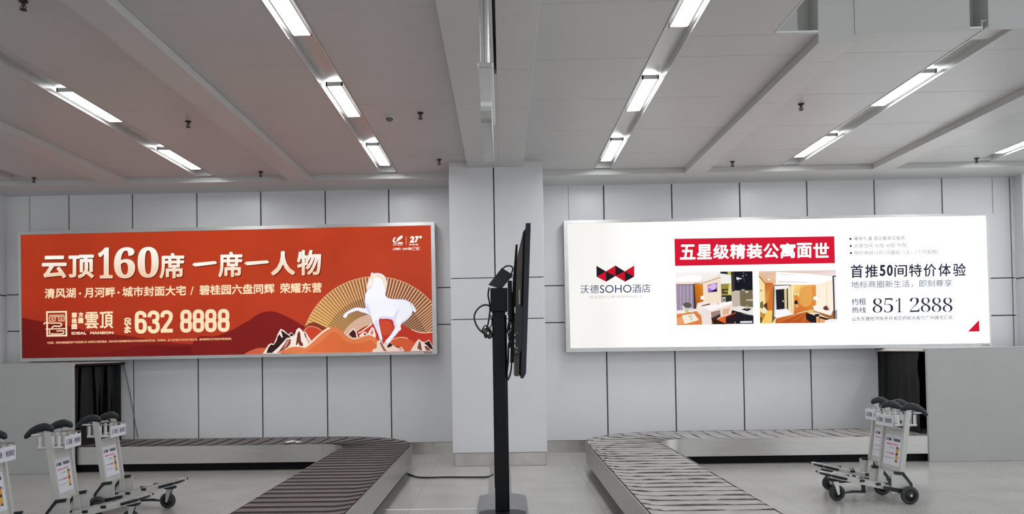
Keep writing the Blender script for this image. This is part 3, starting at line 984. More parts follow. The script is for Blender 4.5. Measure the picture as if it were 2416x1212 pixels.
for ch, x0, x1, y0, y1 in (('6', 1180, 1325, 68, 340), ('3', 1335, 1482, 66, 338), ('2', 1490, 1640, 62, 332), ('8', 1728, 1872, 56, 328), ('8', 1878, 2022, 53, 325), ('8', 2028, 2172, 50, 322), ('8', 2182, 2328, 47, 319)):
    digit(ch, x0, y0, x1 - x0, y1 - y0)
P.layer += 1
o = P.P(1052, 150); u = (P.P(1052, 340) - o); v = (P.P(1135, 150) - o)
letter(P.mb, '0546', o, u.normalized(), v.normalized(), u.length, v.length, lin(CR), 0.006)
P.layer += 1
subprint('telephone_number', poster, 'ink_red')
P.text('开发商：东营市碧桂园房地产开发有限公司 本资料仅为要约邀请，具体内容以政府最终批准文件及买卖合同约定为准，仅供参考，本广告中图片文字仅作示意之用，最终解释权归开发商所有敬请留意。', 120, 470, 2355, 30, (236, 176, 130), yb1=420, bold=0.8)
subprint('fine_print', poster, 'ink_red')
# corner logos
P.src((915, 550), 24.24)
WH = (255, 246, 242)
P.poly([(430, 520), (520, 440), (520, 350), (640, 230), (790, 140), (850, 160), (860, 220), (780, 330), (640, 430), (500, 510)], WH, 4)
P.poly([(370, 260), (440, 240), (470, 260), (430, 320), (380, 400), (400, 460), (480, 500), (440, 540), (330, 530), (285, 460), (310, 360)], WH, 4)
P.line([(520, 410), (620, 330)], 18, (170, 130, 120))
P.text('碧桂园', 580, 625, 860, 110, WH, bold=8)
P.line([(340, 610), (400, 590), (550, 590)], 36, WH)
P.text('COUNTRY GARDEN', 290, 710, 855, 48, (250, 214, 204), bold=5)
P.line([(1066, 190), (1062, 680)], 50, (214, 150, 132))
P.text('2', 1250, 558, 1520, 380, WH, bold=34, skew=0.12)
P.text('7', 1530, 552, 1745, 380, WH, bold=34, skew=0.12)
P.disc(1880, 235, 78, WH)
P.text('Du Gu Gu', 1235, 700, 1750, 84, WH, bold=8)
P.text('上市编号：02007港股', 275, 985, 1385, 150, (250, 226, 216), bold=5)
P.line([(1415, 800), (1825, 788), (1832, 975), (1422, 988)], 24, (236, 170, 158), 0, True)
P.text('广告', 1470, 955, 1775, 130, (250, 226, 216), bold=6)
subprint('corner_logos', poster, 'ink_red')
pl = MB(); a_, c_ = at(1001, 834, YP - 0.054), at(1020, 829, YP - 0.054)
pl.box(a_.x, c_.x, YP - 0.054, YP - 0.0505, a_.z, c_.z)
seat(pl.build('name_plate', M['light_joint']), redbox)

# ---- the white poster
whitebox, _ = lightbox('advertising_lightbox', 'long white illuminated poster box with two apartment photos on the end wall',
                       [(1330, 520), (2333.6, 502), (2340, 817.5), (1336, 830.5)], [(1338.6, 527), (2326, 508.5), (2336, 809), (1346, 821)])
P = Print(YP - 0.004)
q = [(1336, 525), (2329, 506), (2338, 811.5), (1344, 823.5)]
for i in range(12):
    for j in range(4):
        uv = [(i / 12, j / 4), ((i + 1) / 12, j / 4), ((i + 1) / 12, (j + 1) / 4), (i / 12, (j + 1) / 4)]
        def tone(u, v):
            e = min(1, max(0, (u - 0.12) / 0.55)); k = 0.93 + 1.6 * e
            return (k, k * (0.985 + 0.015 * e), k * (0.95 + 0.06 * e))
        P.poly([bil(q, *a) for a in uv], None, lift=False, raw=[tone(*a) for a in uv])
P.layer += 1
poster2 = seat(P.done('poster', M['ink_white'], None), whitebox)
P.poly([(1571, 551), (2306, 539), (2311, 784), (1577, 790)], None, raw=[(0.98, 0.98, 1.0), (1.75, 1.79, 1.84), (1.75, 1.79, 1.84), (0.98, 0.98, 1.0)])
P.src((1990, 540), 4.663)
P.poly([(1368, 1128), (1492, 1000), (1498, 1126)], (214, 28, 55))
subprint('print_field', poster2, 'ink_white')
P.src((1300, 480), 3.19)
A, B, C, D, E_, F_, G, H_, I_, J = (342, 468), (413, 510), (485, 466), (555, 510), (626, 466), (626, 550), (558, 588), (485, 545), (415, 588), (343, 550)
LR, LB = (205, 24, 48), (36, 34, 38)
for tri, c in (((A, B, J), LB), ((J, B, I_), LR), ((B, I_, H_), LB), ((B, C, H_), LR), ((C, D, H_), LB), ((H_, D, G), LR), ((D, G, F_), LB), ((D, E_, F_), LR)):
    P.poly(list(tri), c, lift=False)
P.layer += 1
NV = (42, 62, 104)
for s_, x0, x1, y0, y1 in (('沃', 221, 285, 614, 677), ('德', 294, 360, 612, 676), ('SOHO', 368, 606, 614, 673), ('酒', 611, 678, 608, 672), ('店', 684, 749, 605, 670)):
    P.text(s_, x0, y1, x1, y1 - y0, NV)
P.text('精装酒店公寓•智能商务生活', 288, 714, 688, 20, (196, 196, 198))
subprint('hotel_logo', poster2, 'ink_white')
P.src((1560, 530), 4.660)
P.poly([(145, 155), (1902, 127), (1910, 422), (152, 452)], (214, 28, 55))
for k, (ch, x0, x1) in enumerate((('五', 205, 378), ('星', 390, 558), ('级', 570, 746), ('精', 755, 926), ('装', 938, 1112), ('公', 1122, 1294), ('寓', 1306, 1477), ('面', 1490, 1658), ('世', 1670, 1846))):
    dy = -0.0135 * (x0 - 205)
    P.text(ch, x0, 384 + dy, x1, 166, (255, 255, 255), bold=5.6, lift=False)
P.layer += 1
subprint('red_banner', poster2, 'ink_white')


def photo(quad, items):
    P.poly(quad, items[0])
    for it in items[1:]:
        if it[0] == 'l': P.line(it[1], it[2], it[3], lift=True)
        elif it[0] == 's': P.poly(it[1], it[2], 3)
        elif it[0] == 'g': P.poly(it[1], None, cols=it[2])
        else: P.poly(it[1], it[2])


P.src((1590, 630), 8.658)
cur = []
for k in range(14):
    x = 45 + k * 25
    cur.append(('p', [(x, 370), (x + 13, 370), (x + 20, 880), (x + 8, 880)], (178, 164, 190) if k % 3 else (214, 204, 220)))
photo([(35, 100), (1600, 85), (1620, 1155), (58, 1185)], [(240, 222, 206),
    ('g', [(35, 90), (945, 85), (945, 205), (600, 330), (38, 330)], [(252, 250, 250), (250, 248, 250), (238, 214, 200), (250, 230, 216), (240, 222, 212)]),
    ('s', [(60, 210), (300, 170), (560, 180), (540, 280), (300, 300), (60, 300)], (255, 255, 255)),
    ('l', [(400, 335), (600, 320), (945, 210)], 12, (166, 128, 110)),
    ('p', [(38, 350), (400, 345), (440, 860), (50, 880)], (130, 114, 136))] + cur + [
    ('p', [(395, 345), (420, 345), (455, 850), (410, 850)], (58, 50, 62)),
    ('g', [(418, 340), (590, 345), (600, 720), (470, 760), (450, 850)], [(206, 118, 24), (226, 140, 40), (200, 110, 40), (190, 96, 30), (180, 90, 40)]),
    ('p', [(600, 330), (945, 215), (965, 740), (610, 690)], (245, 226, 204)),
    ('p', [(680, 365), (885, 315), (880, 500), (695, 520)], (150, 112, 206)),
    ('s', [(690, 420), (760, 360), (850, 340), (870, 400), (800, 470), (740, 440)], (212, 188, 240)),
    ('p', [(720, 505), (820, 460), (878, 440), (878, 502)], (44, 26, 60)), ('p', [(685, 370), (740, 380), (690, 430)], (236, 170, 150)),
    ('p', [(545, 590), (605, 580), (622, 660), (540, 660)], (255, 252, 246)),
    ('p', [(945, 95), (1165, 92), (1170, 340), (950, 345)], (240, 240, 234)), ('p', [(945, 92), (1165, 90), (1165, 160), (1040, 140), (945, 130)], (36, 40, 40)), ('p', [(1090, 95), (1160, 92), (1160, 160), (1095, 140)], (200, 196, 80)),
    ('p', [(955, 345), (1172, 335), (1178, 590), (970, 600)], (150, 140, 66)), ('p', [(1120, 345), (1168, 340), (1172, 560), (1100, 560)], (222, 214, 140)),
    ('p', [(965, 450), (1100, 445), (1100, 470), (968, 475)], (60, 36, 26)), ('p', [(968, 515), (1100, 510), (1100, 535), (970, 540)], (60, 36, 26)), ('p', [(970, 470), (1020, 470), (1020, 515), (970, 515)], (110, 80, 50)),
    ('p', [(965, 580), (1175, 575), (1180, 700), (970, 720)], (48, 48, 44)), ('p', [(980, 610), (1050, 610), (1050, 715), (985, 715)], (206, 204, 200)), ('p', [(1000, 640), (1034, 640), (1034, 700), (1004, 700)], (90, 90, 86)),
    ('p', [(1160, 90), (1240, 88), (1240, 480), (1180, 540)], (62, 56, 54)),
    ('p', [(1225, 88), (1600, 84), (1606, 480), (1240, 480)], (28, 28, 36)),
    ('p', [(1272, 200), (1395, 235), (1275, 265)], (226, 226, 240)), ('p', [(1385, 175), (1420, 170), (1405, 195)], (210, 210, 220)), ('p', [(1440, 145), (1485, 160), (1480, 178)], (150, 150, 160)), ('l', [(1418, 200), (1432, 300)], 10, (90, 90, 100)), ('p', [(1300, 285), (1322, 285), (1312, 302)], (200, 200, 214)), ('l', [(1416, 110), (1420, 135)], 8, (190, 190, 200)),
    ('p', [(1180, 500), (1345, 480), (1350, 800), (1190, 810)], (196, 182, 168)), ('p', [(1340, 470), (1606, 470), (1612, 820), (1350, 800)], (120, 108, 84)),
    ('p', [(1375, 455), (1440, 452), (1436, 475), (1380, 478)], (190, 186, 180)), ('p', [(1445, 490), (1520, 490), (1500, 525), (1465, 525)], (220, 214, 204)), ('p', [(1465, 660), (1600, 650), (1600, 690), (1475, 690)], (190, 178, 150)),
    ('p', [(1185, 830), (1340, 790), (1614, 850), (1618, 990), (1185, 880)], (234, 230, 226)), ('p', [(1370, 865), (1470, 830), (1585, 850), (1500, 900)], (34, 32, 34)), ('p', [(1455, 800), (1495, 780), (1525, 820), (1500, 860), (1450, 850)], (180, 172, 160)),
    ('p', [(1180, 878), (1618, 990), (1620, 1155), (1030, 1160), (1150, 1000)], (34, 32, 40)), ('l', [(1440, 960), (1445, 1100)], 5, (70, 68, 76)), ('l', [(1390, 945), (1550, 985)], 8, (150, 148, 156)),
    ('p', [(470, 740), (600, 700), (950, 740), (700, 800), (560, 830), (560, 950), (480, 880)], (244, 232, 226)), ('p', [(555, 785), (700, 745), (740, 740), (730, 765), (560, 800)], (110, 60, 50)),
    ('s', [(50, 900), (200, 870), (440, 850), (440, 890), (330, 930), (60, 950)], (244, 236, 230)),
    ('p', [(50, 960), (230, 940), (430, 880), (550, 990), (570, 1170), (58, 1185)], (222, 128, 66)), ('p', [(60, 1040), (160, 1000), (200, 1165), (60, 1180)], (236, 160, 104)),
    ('s', [(180, 760), (230, 725), (300, 725), (355, 770), (330, 830), (220, 840)], (98, 88, 88)), ('s', [(165, 790), (200, 790), (230, 830), (330, 830), (350, 800), (340, 870), (180, 870)], (212, 206, 212)),
    ('s', [(225, 880), (270, 862), (300, 890), (260, 930), (230, 920)], (190, 204, 130)), ('p', [(320, 870), (430, 860), (440, 900), (330, 930)], (236, 226, 216)),
    ('p', [(155, 985), (400, 945), (505, 1080), (210, 1165)], (246, 236, 222)), ('l', [(295, 985), (365, 1095), (350, 970)], 12, (120, 110, 100)),
    ('p', [(555, 830), (720, 800), (1170, 700), (1175, 770), (745, 920), (745, 1165), (570, 1170)], (238, 224, 220)), ('p', [(560, 825), (760, 780), (1172, 690), (1172, 750), (740, 890)], (252, 246, 246)),
    ('p', [(750, 920), (940, 875), (945, 1010), (760, 1050)], (160, 130, 118)), ('p', [(755, 1040), (950, 950), (950, 1010), (770, 1110)], (60, 52, 54)), ('p', [(940, 870), (985, 860), (985, 990), (945, 1000)], (240, 226, 220)), ('p', [(985, 860), (1140, 825), (1110, 950), (985, 985)], (222, 178, 156)),
    ('p', [(765, 1105), (860, 1090), (890, 1160), (765, 1165)], (190, 80, 30)), ('p', [(780, 1080), (870, 1050), (1050, 1150), (1040, 1165), (790, 1165)], (52, 30, 26)),
    ('p', [(860, 1068), (1050, 990), (1050, 1145), (1000, 1130)], (228, 106, 42)), ('p', [(1050, 1000), (1250, 920), (1262, 938), (1060, 1020)], (206, 80, 46)), ('p', [(1050, 1020), (1250, 945), (1260, 1050), (1160, 1155), (1050, 1145)], (48, 30, 36)),
    ('s', [(870, 730), (890, 715), (915, 745), (905, 770), (872, 765)], (214, 206, 196)), ('p', [(1345, 1105), (1590, 1098), (1590, 1135), (1348, 1142)], (230, 230, 234)),
    ('l', [(1240, 1110), (1238, 1160)], 14, (180, 176, 180))])
subprint('living_room_photo', poster2, 'ink_white')
P.src((1785, 630), 8.656)
photo([(35, 85), (1605, 60), (1628, 1135), (62, 1150)], [(244, 214, 166),
    ('g', [(35, 85), (1605, 60), (1605, 190), (1400, 290), (400, 360), (300, 320), (160, 320), (40, 180)], [(232, 200, 172), (232, 212, 214), (240, 226, 222), (250, 240, 230), (250, 236, 222), (232, 180, 130), (224, 170, 120), (228, 186, 148)]),
    ('p', [(385, 100), (1000, 130), (1535, 190), (1535, 270), (1200, 360), (385, 355)], (255, 255, 255)), ('p', [(490, 140), (800, 150), (800, 162), (490, 165)], (236, 232, 236)), ('p', [(425, 285), (1050, 305), (1050, 318), (425, 312)], (222, 214, 216)),
    ('s', [(215, 245), (240, 235), (270, 255), (240, 275)], (255, 252, 244)),
    ('p', [(38, 190), (150, 320), (165, 720), (220, 890), (330, 880), (320, 1145), (62, 1150)], (244, 226, 166)), ('l', [(40, 185), (95, 250), (150, 330)], 14, (92, 66, 40)),
    ('g', [(155, 322), (325, 322), (335, 880), (215, 890), (165, 720)], [(196, 98, 46), (206, 110, 54), (214, 126, 50), (206, 116, 44), (226, 158, 76)]),
    ('p', [(60, 470), (105, 465), (105, 490), (60, 495)], (196, 120, 60)), ('p', [(58, 730), (120, 690), (130, 800), (110, 850), (62, 830)], (120, 112, 60)), ('p', [(135, 770), (205, 715), (212, 880), (140, 850)], (90, 50, 40)), ('s', [(105, 870), (150, 820), (200, 890), (180, 950), (110, 940)], (240, 234, 196)),
    ('p', [(60, 900), (110, 940), (180, 950), (150, 1040), (80, 1150), (62, 1150)], (196, 140, 62)), ('p', [(210, 890), (330, 885), (310, 1145), (90, 1150)], (246, 206, 106)), ('p', [(62, 1020), (100, 1030), (90, 1130), (62, 1140)], (80, 60, 30)),
    ('p', [(330, 365), (690, 360), (720, 970), (380, 1030), (300, 1145), (310, 900)], (110, 92, 80)), ('p', [(350, 385), (670, 375), (610, 440), (360, 460)], (246, 244, 246)), ('p', [(355, 455), (400, 450), (395, 870), (375, 1030), (345, 1000)], (226, 220, 222)),
    ('p', [(380, 465), (550, 458), (560, 850), (395, 862)], (36, 34, 42)), ('p', [(515, 685), (540, 680), (545, 705), (518, 710)], (236, 232, 230)), ('p', [(550, 450), (605, 440), (610, 850), (560, 850)], (226, 206, 156)), ('p', [(602, 440), (630, 435), (635, 870), (608, 850)], (40, 36, 40)), ('p', [(625, 420), (688, 380), (715, 970), (632, 870)], (240, 224, 180)),
    ('p', [(380, 872), (610, 850), (715, 965), (375, 1035)], (250, 248, 250)),
    ('p', [(690, 365), (735, 365), (745, 970), (720, 975)], (246, 232, 192)), ('g', [(735, 370), (1195, 365), (1200, 850), (880, 920), (745, 975)], [(250, 224, 140), (232, 150, 66), (222, 140, 60), (210, 116, 50), (206, 110, 52)]),
    ('s', [(900, 420), (1100, 420), (1120, 650), (1050, 800), (900, 780), (870, 600)], (230, 166, 84)), ('p', [(745, 550), (870, 545), (850, 740), (755, 750)], (222, 140, 62)), ('p', [(750, 545), (860, 540), (850, 620), (820, 560), (760, 580)], (255, 236, 170)), ('s', [(755, 740), (775, 690), (800, 670), (832, 740), (800, 755)], (30, 24, 26)), ('p', [(795, 790), (832, 785), (832, 812), (798, 815)], (240, 226, 210)),
    ('p', [(1195, 360), (1535, 280), (1550, 880), (1200, 790)], (252, 240, 220)), ('p', [(1150, 600), (1225, 600), (1240, 670), (1145, 670)], (255, 255, 250)), ('l', [(1412, 310), (1420, 780)], 6, (206, 180, 150)),
    ('g', [(745, 975), (1130, 880), (1200, 960), (1200, 1140), (370, 1145), (385, 1050)], [(196, 96, 40), (222, 126, 58), (206, 110, 52), (190, 80, 30), (186, 84, 34), (206, 106, 50)]),
    ('l', [(560, 1140), (960, 930)], 10, (150, 64, 24)), ('l', [(780, 1140), (1020, 940)], 10, (150, 64, 24)), ('l', [(420, 1120), (800, 975)], 10, (236, 150, 84)), ('l', [(900, 1140), (1060, 960)], 8, (236, 150, 84)),
    ('p', [(1130, 790), (1400, 800), (1560, 860), (1560, 1050), (1480, 1060), (1140, 900)], (166, 106, 66)), ('p', [(1135, 790), (1240, 780), (1560, 850), (1500, 990), (1155, 890)], (250, 242, 232)), ('p', [(1330, 840), (1420, 770), (1470, 880), (1380, 880)], (110, 52, 46)), ('p', [(1400, 770), (1430, 770), (1490, 860), (1465, 880)], (226, 206, 206)),
    ('s', [(1030, 900), (1080, 870), (1150, 900), (1140, 950), (1060, 950)], (222, 200, 130)), ('p', [(990, 930), (1170, 990), (1200, 1000), (1205, 1135), (1080, 1125), (995, 1060)], (36, 30, 36)), ('p', [(1060, 940), (1250, 930), (1280, 970), (1170, 990)], (230, 222, 216)), ('p', [(1170, 960), (1260, 955), (1260, 1010), (1175, 1015)], (36, 30, 40)), ('p', [(1260, 1000), (1480, 1060), (1400, 1090), (1270, 1060)], (40, 30, 34)),
    ('p', [(1205, 1020), (1380, 1075), (1370, 1140), (1205, 1140)], (236, 170, 110)), ('l', [(1258, 1020), (1260, 1135)], 10, (70, 40, 30)), ('p', [(1380, 1080), (1620, 1060), (1628, 1135), (1370, 1140)], (246, 244, 248)),
    ('p', [(1530, 180), (1606, 178), (1606, 200), (1560, 200), (1585, 1060), (1560, 1060)], (44, 40, 66)), ('p', [(1560, 200), (1606, 200), (1618, 880), (1585, 890)], (240, 240, 250)), ('p', [(1580, 890), (1622, 870), (1626, 1060), (1588, 1060)], (150, 150, 160))])
subprint('hallway_photo', poster2, 'ink_white')
P.src((1990, 540), 4.663)
GL = (176, 178, 184)
for y, s_, yb, x1, hh_ in ((112, '尊崇礼遇 酒店管家式服务', 134, 665, 46), (190, '百变空间 35型 50型 70型', 212, 680, 46), (268, '特价体验12月1日盛启（注：1个月起租）', 291, 1030, 48)):
    P.disc(66 + (y - 112) * 0.03, y, 12, (36, 40, 80))
    P.text(s_, 105, yb, x1, hh_, GL, bold=1.2)
    subprint('offer_line', poster2, 'ink_white')
DN = (44, 50, 66)
for ch, x0, x1, y0, y1 in (('首', 66, 204, 394, 542), ('推', 224, 366, 394, 538), ('5', 385, 450, 397, 522), ('0', 464, 530, 395, 520), ('间', 546, 686, 394, 530), ('特', 706, 848, 388, 530), ('价', 866, 1008, 386, 528), ('体', 1028, 1168, 384, 524), ('验', 1188, 1332, 380, 522)):
    P.text(ch, x0, y1, x1, y1 - y0, DN, bold=5.5 if ch in '50' else 2.6, lift=False)
P.layer += 1
P.text('地标商圈新生活，即刻尊享', 72, 656, 1180, 82, (142, 150, 158), bold=1.4)
subprint('offer_headline', poster2, 'ink_white')
P.text('约租', 78, 838, 235, 74, (82, 90, 110), bold=1.2)
P.text('热线', 80, 926, 237, 66, (82, 90, 110), bold=1.2)
for ch, x0, x1, yb in (('\U0001D7D6', 308, 415, 922), ('\U0001D7D3', 432, 534, 921), ('\U0001D7CF', 562, 632, 919), ('\U0001D7D0', 716, 822, 914), ('\U0001D7D6', 836, 942, 914), ('\U0001D7D6', 956, 1062, 914), ('\U0001D7D6', 1076, 1184, 914)):
    P.text(ch, x0, yb, x1, 158, DN, offset=-0.017, lift=False)
P.layer += 1
P.text('山东东营经济技术开发区府前大街与广州路交汇处', 82, 1013, 1188, 46, (112, 118, 130), bold=1.0)
subprint('telephone_and_address', poster2, 'ink_white')
pl = MB(); a_, c_ = at(2318, 816, YP - 0.054), at(2335, 812, YP - 0.054)
pl.box(a_.x, c_.x, YP - 0.054, YP - 0.0505, a_.z, c_.z)
seat(pl.build('name_plate', M['light_joint']), whitebox)

# ------------------------------------------------------------------ partitions around the baggage openings
for nm, x0, x1, y0, zt, lab in (('partition_wall', -9.3, -6.09, 11.17, 1.566, 'white boarded partition below the red poster, hiding the left baggage opening'), ('partition_wall', 5.93, 9.3, 11.28, 1.592, 'white boarded partition below the white poster, hiding the right baggage opening')):
    t = thing(nm, lab, 'partition', ((x0 + x1) / 2, y0, 0))
    hw = (x1 - x0) / 2
    MB().cbox(-hw, hw, 0, 0.05, 0.0, zt, 0.004).build('front_board', M['partition'], t)
    MB().cbox(-hw, hw, 0.051, YW - y0 - 0.22, zt - 0.04, zt, 0.003).build('top_board', M['partition'], t)
    s = -1 if x0 < 0 else 1
    e = hw * (-s)
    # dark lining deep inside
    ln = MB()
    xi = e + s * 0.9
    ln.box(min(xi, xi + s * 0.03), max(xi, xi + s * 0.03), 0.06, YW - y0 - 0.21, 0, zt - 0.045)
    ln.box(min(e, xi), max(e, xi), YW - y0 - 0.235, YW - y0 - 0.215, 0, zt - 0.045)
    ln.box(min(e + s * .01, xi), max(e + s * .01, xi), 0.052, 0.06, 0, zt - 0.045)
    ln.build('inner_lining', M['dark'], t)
    rl = MB()
    xr = e - s * 0.012
    rl.tube([(xr, 0.06, zt - 0.035), (xr, YW - y0 - (0.02 if s > 0 else 0.12), zt - 0.035)], 0.018, 8)
    rl.build('curtain_rail', M['bead'] if s > 0 else M['black_matte'], t)
# rubber curtains
t = thing('strip_curtain', 'black rubber strips hanging in the opening beside the left partition', 'curtain', (-6.13, 11.25, 0))
random.seed(3)
for k in range(7):
    y0 = 0.02 + k * 0.185
    m_ = MB()
    tw = random.uniform(-0.05, 0.05)
    V = []
    for i in range(7):
        z = 1.50 - (1.50 - 0.39) * i / 6
        for j in range(4):
            V.append((random.uniform(-.004, .004) - 0.02 + tw * (i / 6) * (j / 3 - .5) * 2 + 0.03 * (k % 2), y0 + 0.165 * j / 3 * (1 - 0.12 * i / 6), z))
    m_.add(V, [(i * 4 + j, i * 4 + j + 1, i * 4 + j + 5, i * 4 + j + 4) for i in range(6) for j in range(3)], 0, True)
    m_.build('curtain_strip', M['curtain'], t)
t = thing('strip_curtain', 'dark grey rubber sheet hanging in the opening beside the right partition', 'curtain', (5.97, 11.5, 0))
m_ = MB(); V = []
NJ = 24
for i in range(9):
    z = 1.53 - (1.53 - 0.39) * i / 8
    for j in range(NJ + 1):
        y = 0.06 + 1.24 * j / NJ + (0.05 * math.sin(PI * min(1, i / 3)) if j == 0 else 0)
        V.append((-0.012 * math.cos(j * 1.3) * (0.3 + i / 8), y, z))
m_.add(V, [(i * (NJ + 1) + j, i * (NJ + 1) + j + 1, (i + 1) * (NJ + 1) + j + 1, (i + 1) * (NJ + 1) + j) for i in range(8) for j in range(NJ)], 0, True)
m_.build('rubber_sheet', M['curtain'], t)

# ------------------------------------------------------------------ baggage carousels
def carousel(label, side, xo, xi, cy, ri, mb_, me_, seed, wavy):
    """side -1: curves towards the viewer at x = xo (outer) / xi (inner); runs along the wall to the side"""
    rnd = random.Random(seed)
    w = abs(xo - xi); ro = ri + w
    cx = xi + side * ri
    t = thing('baggage_carousel', label, 'baggage carousel', (cx, cy, 0))
    Z = 0.36
    yb0, yb1 = ri, ri + w            # back leg, relative to centre
    sp = 0.215
    XE = 5.2                          # length of the back leg away from the curve
    # stations: list of (position at v in 0..1 from inner to outer, as function)
    st = []
    L1 = XE; Lc = (ri + w / 2) * PI / 2; L2 = 8.6
    nb = int((L1) / sp)
    def pos(s, v):
        """s along the belt from the tunnel towards the viewer; local coords"""
        r = ri + w * v
        if s < L1:
            return Vector((side * (L1 - s), r, 0))
        s2 = s - L1
        if s2 < Lc:
            a = s2 / Lc * PI / 2
            return Vector((-side * r * math.sin(a), r * math.cos(a), 0))
        return Vector((-side * r, -(s2 - Lc), 0))
    total = L1 + Lc + L2
    N = int(total / sp)
    vs = [0, .12, .25, .4, .55, .7, .8, .86, .91, .95, .98, 1.0]
    bm_ = MB()
    def ds(v):
        return -0.11 * max(0.0, (v - 0.84) / 0.16) ** 1.6
    for k in range(N):
        s0, s1 = k * sp, (k + 1) * sp
        sub = [0, .33, .66, .93, 1.0]
        jit = [rnd.uniform(-1, 1) for _ in vs]
        V = []
        for q in sub:
            for jx, v in enumerate(vs):
                p = pos(max(0, min(total - .01, s0 + (s1 - s0) * q + ds(v) + (wavy * 0.012 * jit[jx] if q == 1.0 else 0))), v)
                lift = (0.008 if wavy else 0.013) * q + (wavy * 0.007 * jit[jx] * q)
                V.append((p.x, p.y, Z + lift))
        nv = len(vs)
        bm_.add(V, [(a * nv + b_, a * nv + b_ + 1, (a + 1) * nv + b_ + 1, (a + 1) * nv + b_) for a in range(len(sub) - 1) for b_ in range(nv - 1)], 0, True)
        # the dark leading edge of the plate
        top = V[-nv:]
        Vb = [(x, y, Z - 0.006) for x, y, z in top]
        # a hair further on so that the edge reads as a dark line
        Vf = []
        for jx, v in enumerate(vs):
            p = pos(min(total, s1 + ds(v) + (0.014 if not wavy else 0.004)), v)
            Vf.append((p.x, p.y, Z + 0.003))
        bm_.add(top + Vf, [(b_, b_ + 1, nv + b_ + 1, nv + b_) for b_ in range(nv - 1)], 1)
    bm_.build('belt', [mb_, me_], t, fix=False)
    # stainless side panels
    def wall(v, off, z0, z1, nm, m, s_from=0.0, s_to=total, thick=0.008):
        q = MB(); S = []
        s = s_from
        while s < s_to - 1e-6:
            S.append(s); s += 0.12 if L1 - .2 < s < L1 + Lc + .2 else 0.4
        S.append(s_to)
        A, Bq = [], []
        for s in S:
            p = pos(s, v); n_ = pos(s, 1.0) - pos(s, 0.0); n_.normalize()
            A.append(p + n_ * off); Bq.append(p + n_ * (off + thick * (1 if v > 0.5 else -1)))
        k = len(S)
        for pts, sm in ((A, True), (Bq, True)):
            q.add([(p.x, p.y, z) for z in (z0, z1) for p in pts], [(i, i + 1, k + i + 1, k + i) for i in range(k - 1)], 0, True)
        for z in (z0, z1):
            q.add([(p.x, p.y, z) for p in A + Bq], [(i, i + 1, k + i + 1, k + i) for i in range(k - 1)], 0)
        return q.build(nm, m, t)
    wall(1.0, 0.012, 0.105, Z + 0.004, 'outer_side_panel', M['steel'])
    wall(0.0, -0.012, 0.115, Z + 0.004, 'inner_side_panel', M['steel'])
    wall(1.0, -0.085, 0.0, 0.13, 'outer_kick_plate', M['black_matte'])
    wall(0.0, 0.085, 0.0, 0.13, 'inner_kick_plate', M['black_matte'])
    wall(1.0, 0.0, Z - 0.03, Z + 0.008, 'rubber_rim', M['belt_edge'], thick=0.011)
    return t


carousel('brown slatted baggage carousel curving out from the wall on the left of the screen stand', -1, -1.295, -2.215, 10.88, 0.40, M['belt_brown'], M['belt_edge'], 1, 0)
carousel('grey worn baggage carousel curving out from the wall on the right of the screen stand', 1, 1.128, 2.115, 10.90, 0.42, M['belt_grey'], M['belt_edge_grey'], 2, 1.0)

sc_ = MB()
for pts in ([(672, 1042), (690, 1038), (702, 1040), (690, 1043), (676, 1044)], [(692, 1041), (706, 1040), (712, 1042), (700, 1044)]):
    sc_.prism([(lambda p: (p.x, p.y))(on(x, y, 0.375)) for x, y in pts], 0.374, 0.377, 'xy')
tag(sc_.build('paper_scrap', M['stripe']), 'torn white paper label lying on the brown carousel belt', 'paper scrap')

# ------------------------------------------------------------------ screen stand
YS = 7.9
px = lambda x, y, Y=YS: at(x, y, Y)
pole_x = -0.03
st_ = thing('screen_stand', 'tall black pole stand with grey octagonal floor plate in the middle', 'stand', (pole_x, YS, 0))
oc = lambda x0, x1, y0, y1, c: [(x0 + c, y0), (x1 - c, y0), (x1, y0 + c), (x1, y1 - c), (x1 - c, y1), (x0 + c, y1), (x0, y1 - c), (x0, y0 + c)]
bx0, bx1 = on(1129, 1185, 0.03).x - pole_x, on(1243, 1185, 0.03).x - pole_x
MB().prism(oc(bx0, bx1, -1.2, 1.16, 0.12), 0.0, 0.03, 'xy').build('floor_plate', M['base'], st_)
MB().prism(oc(bx0 + 0.03, bx1 - 0.03, -0.70, 0.03, 0.09), 0.03, 0.075, 'xy').build('foot_plate', M['black'], st_)
pb = MB()
pb.cbox(-0.070, 0.056, -0.06, 0.06, 0.075, 2.12, 0.008)
pb.cbox(0.056, 0.070, -0.035, 0.035, 0.075, 2.0, 0.004)
pb.cbox(-0.074, -0.070, -0.02, 0.02, 0.3, 2.0, 0.001)
pb.build('pole', M['black'], st_)
hx0, hx1 = px(1157, 680).x - pole_x, px(1197, 680).x - pole_x
MB().cbox(hx0, hx1, -0.11, 0.11, px(1170, 736).z, px(1170, 681).z, 0.006).build('head_bracket', M['black'], st_)
MB().cbox(hx1 + 0.004, hx1 + 0.045, -0.16, 0.16, px(1195, 757).z, px(1195, 665).z, 0.006).build('mounting_block', M['black'], st_)

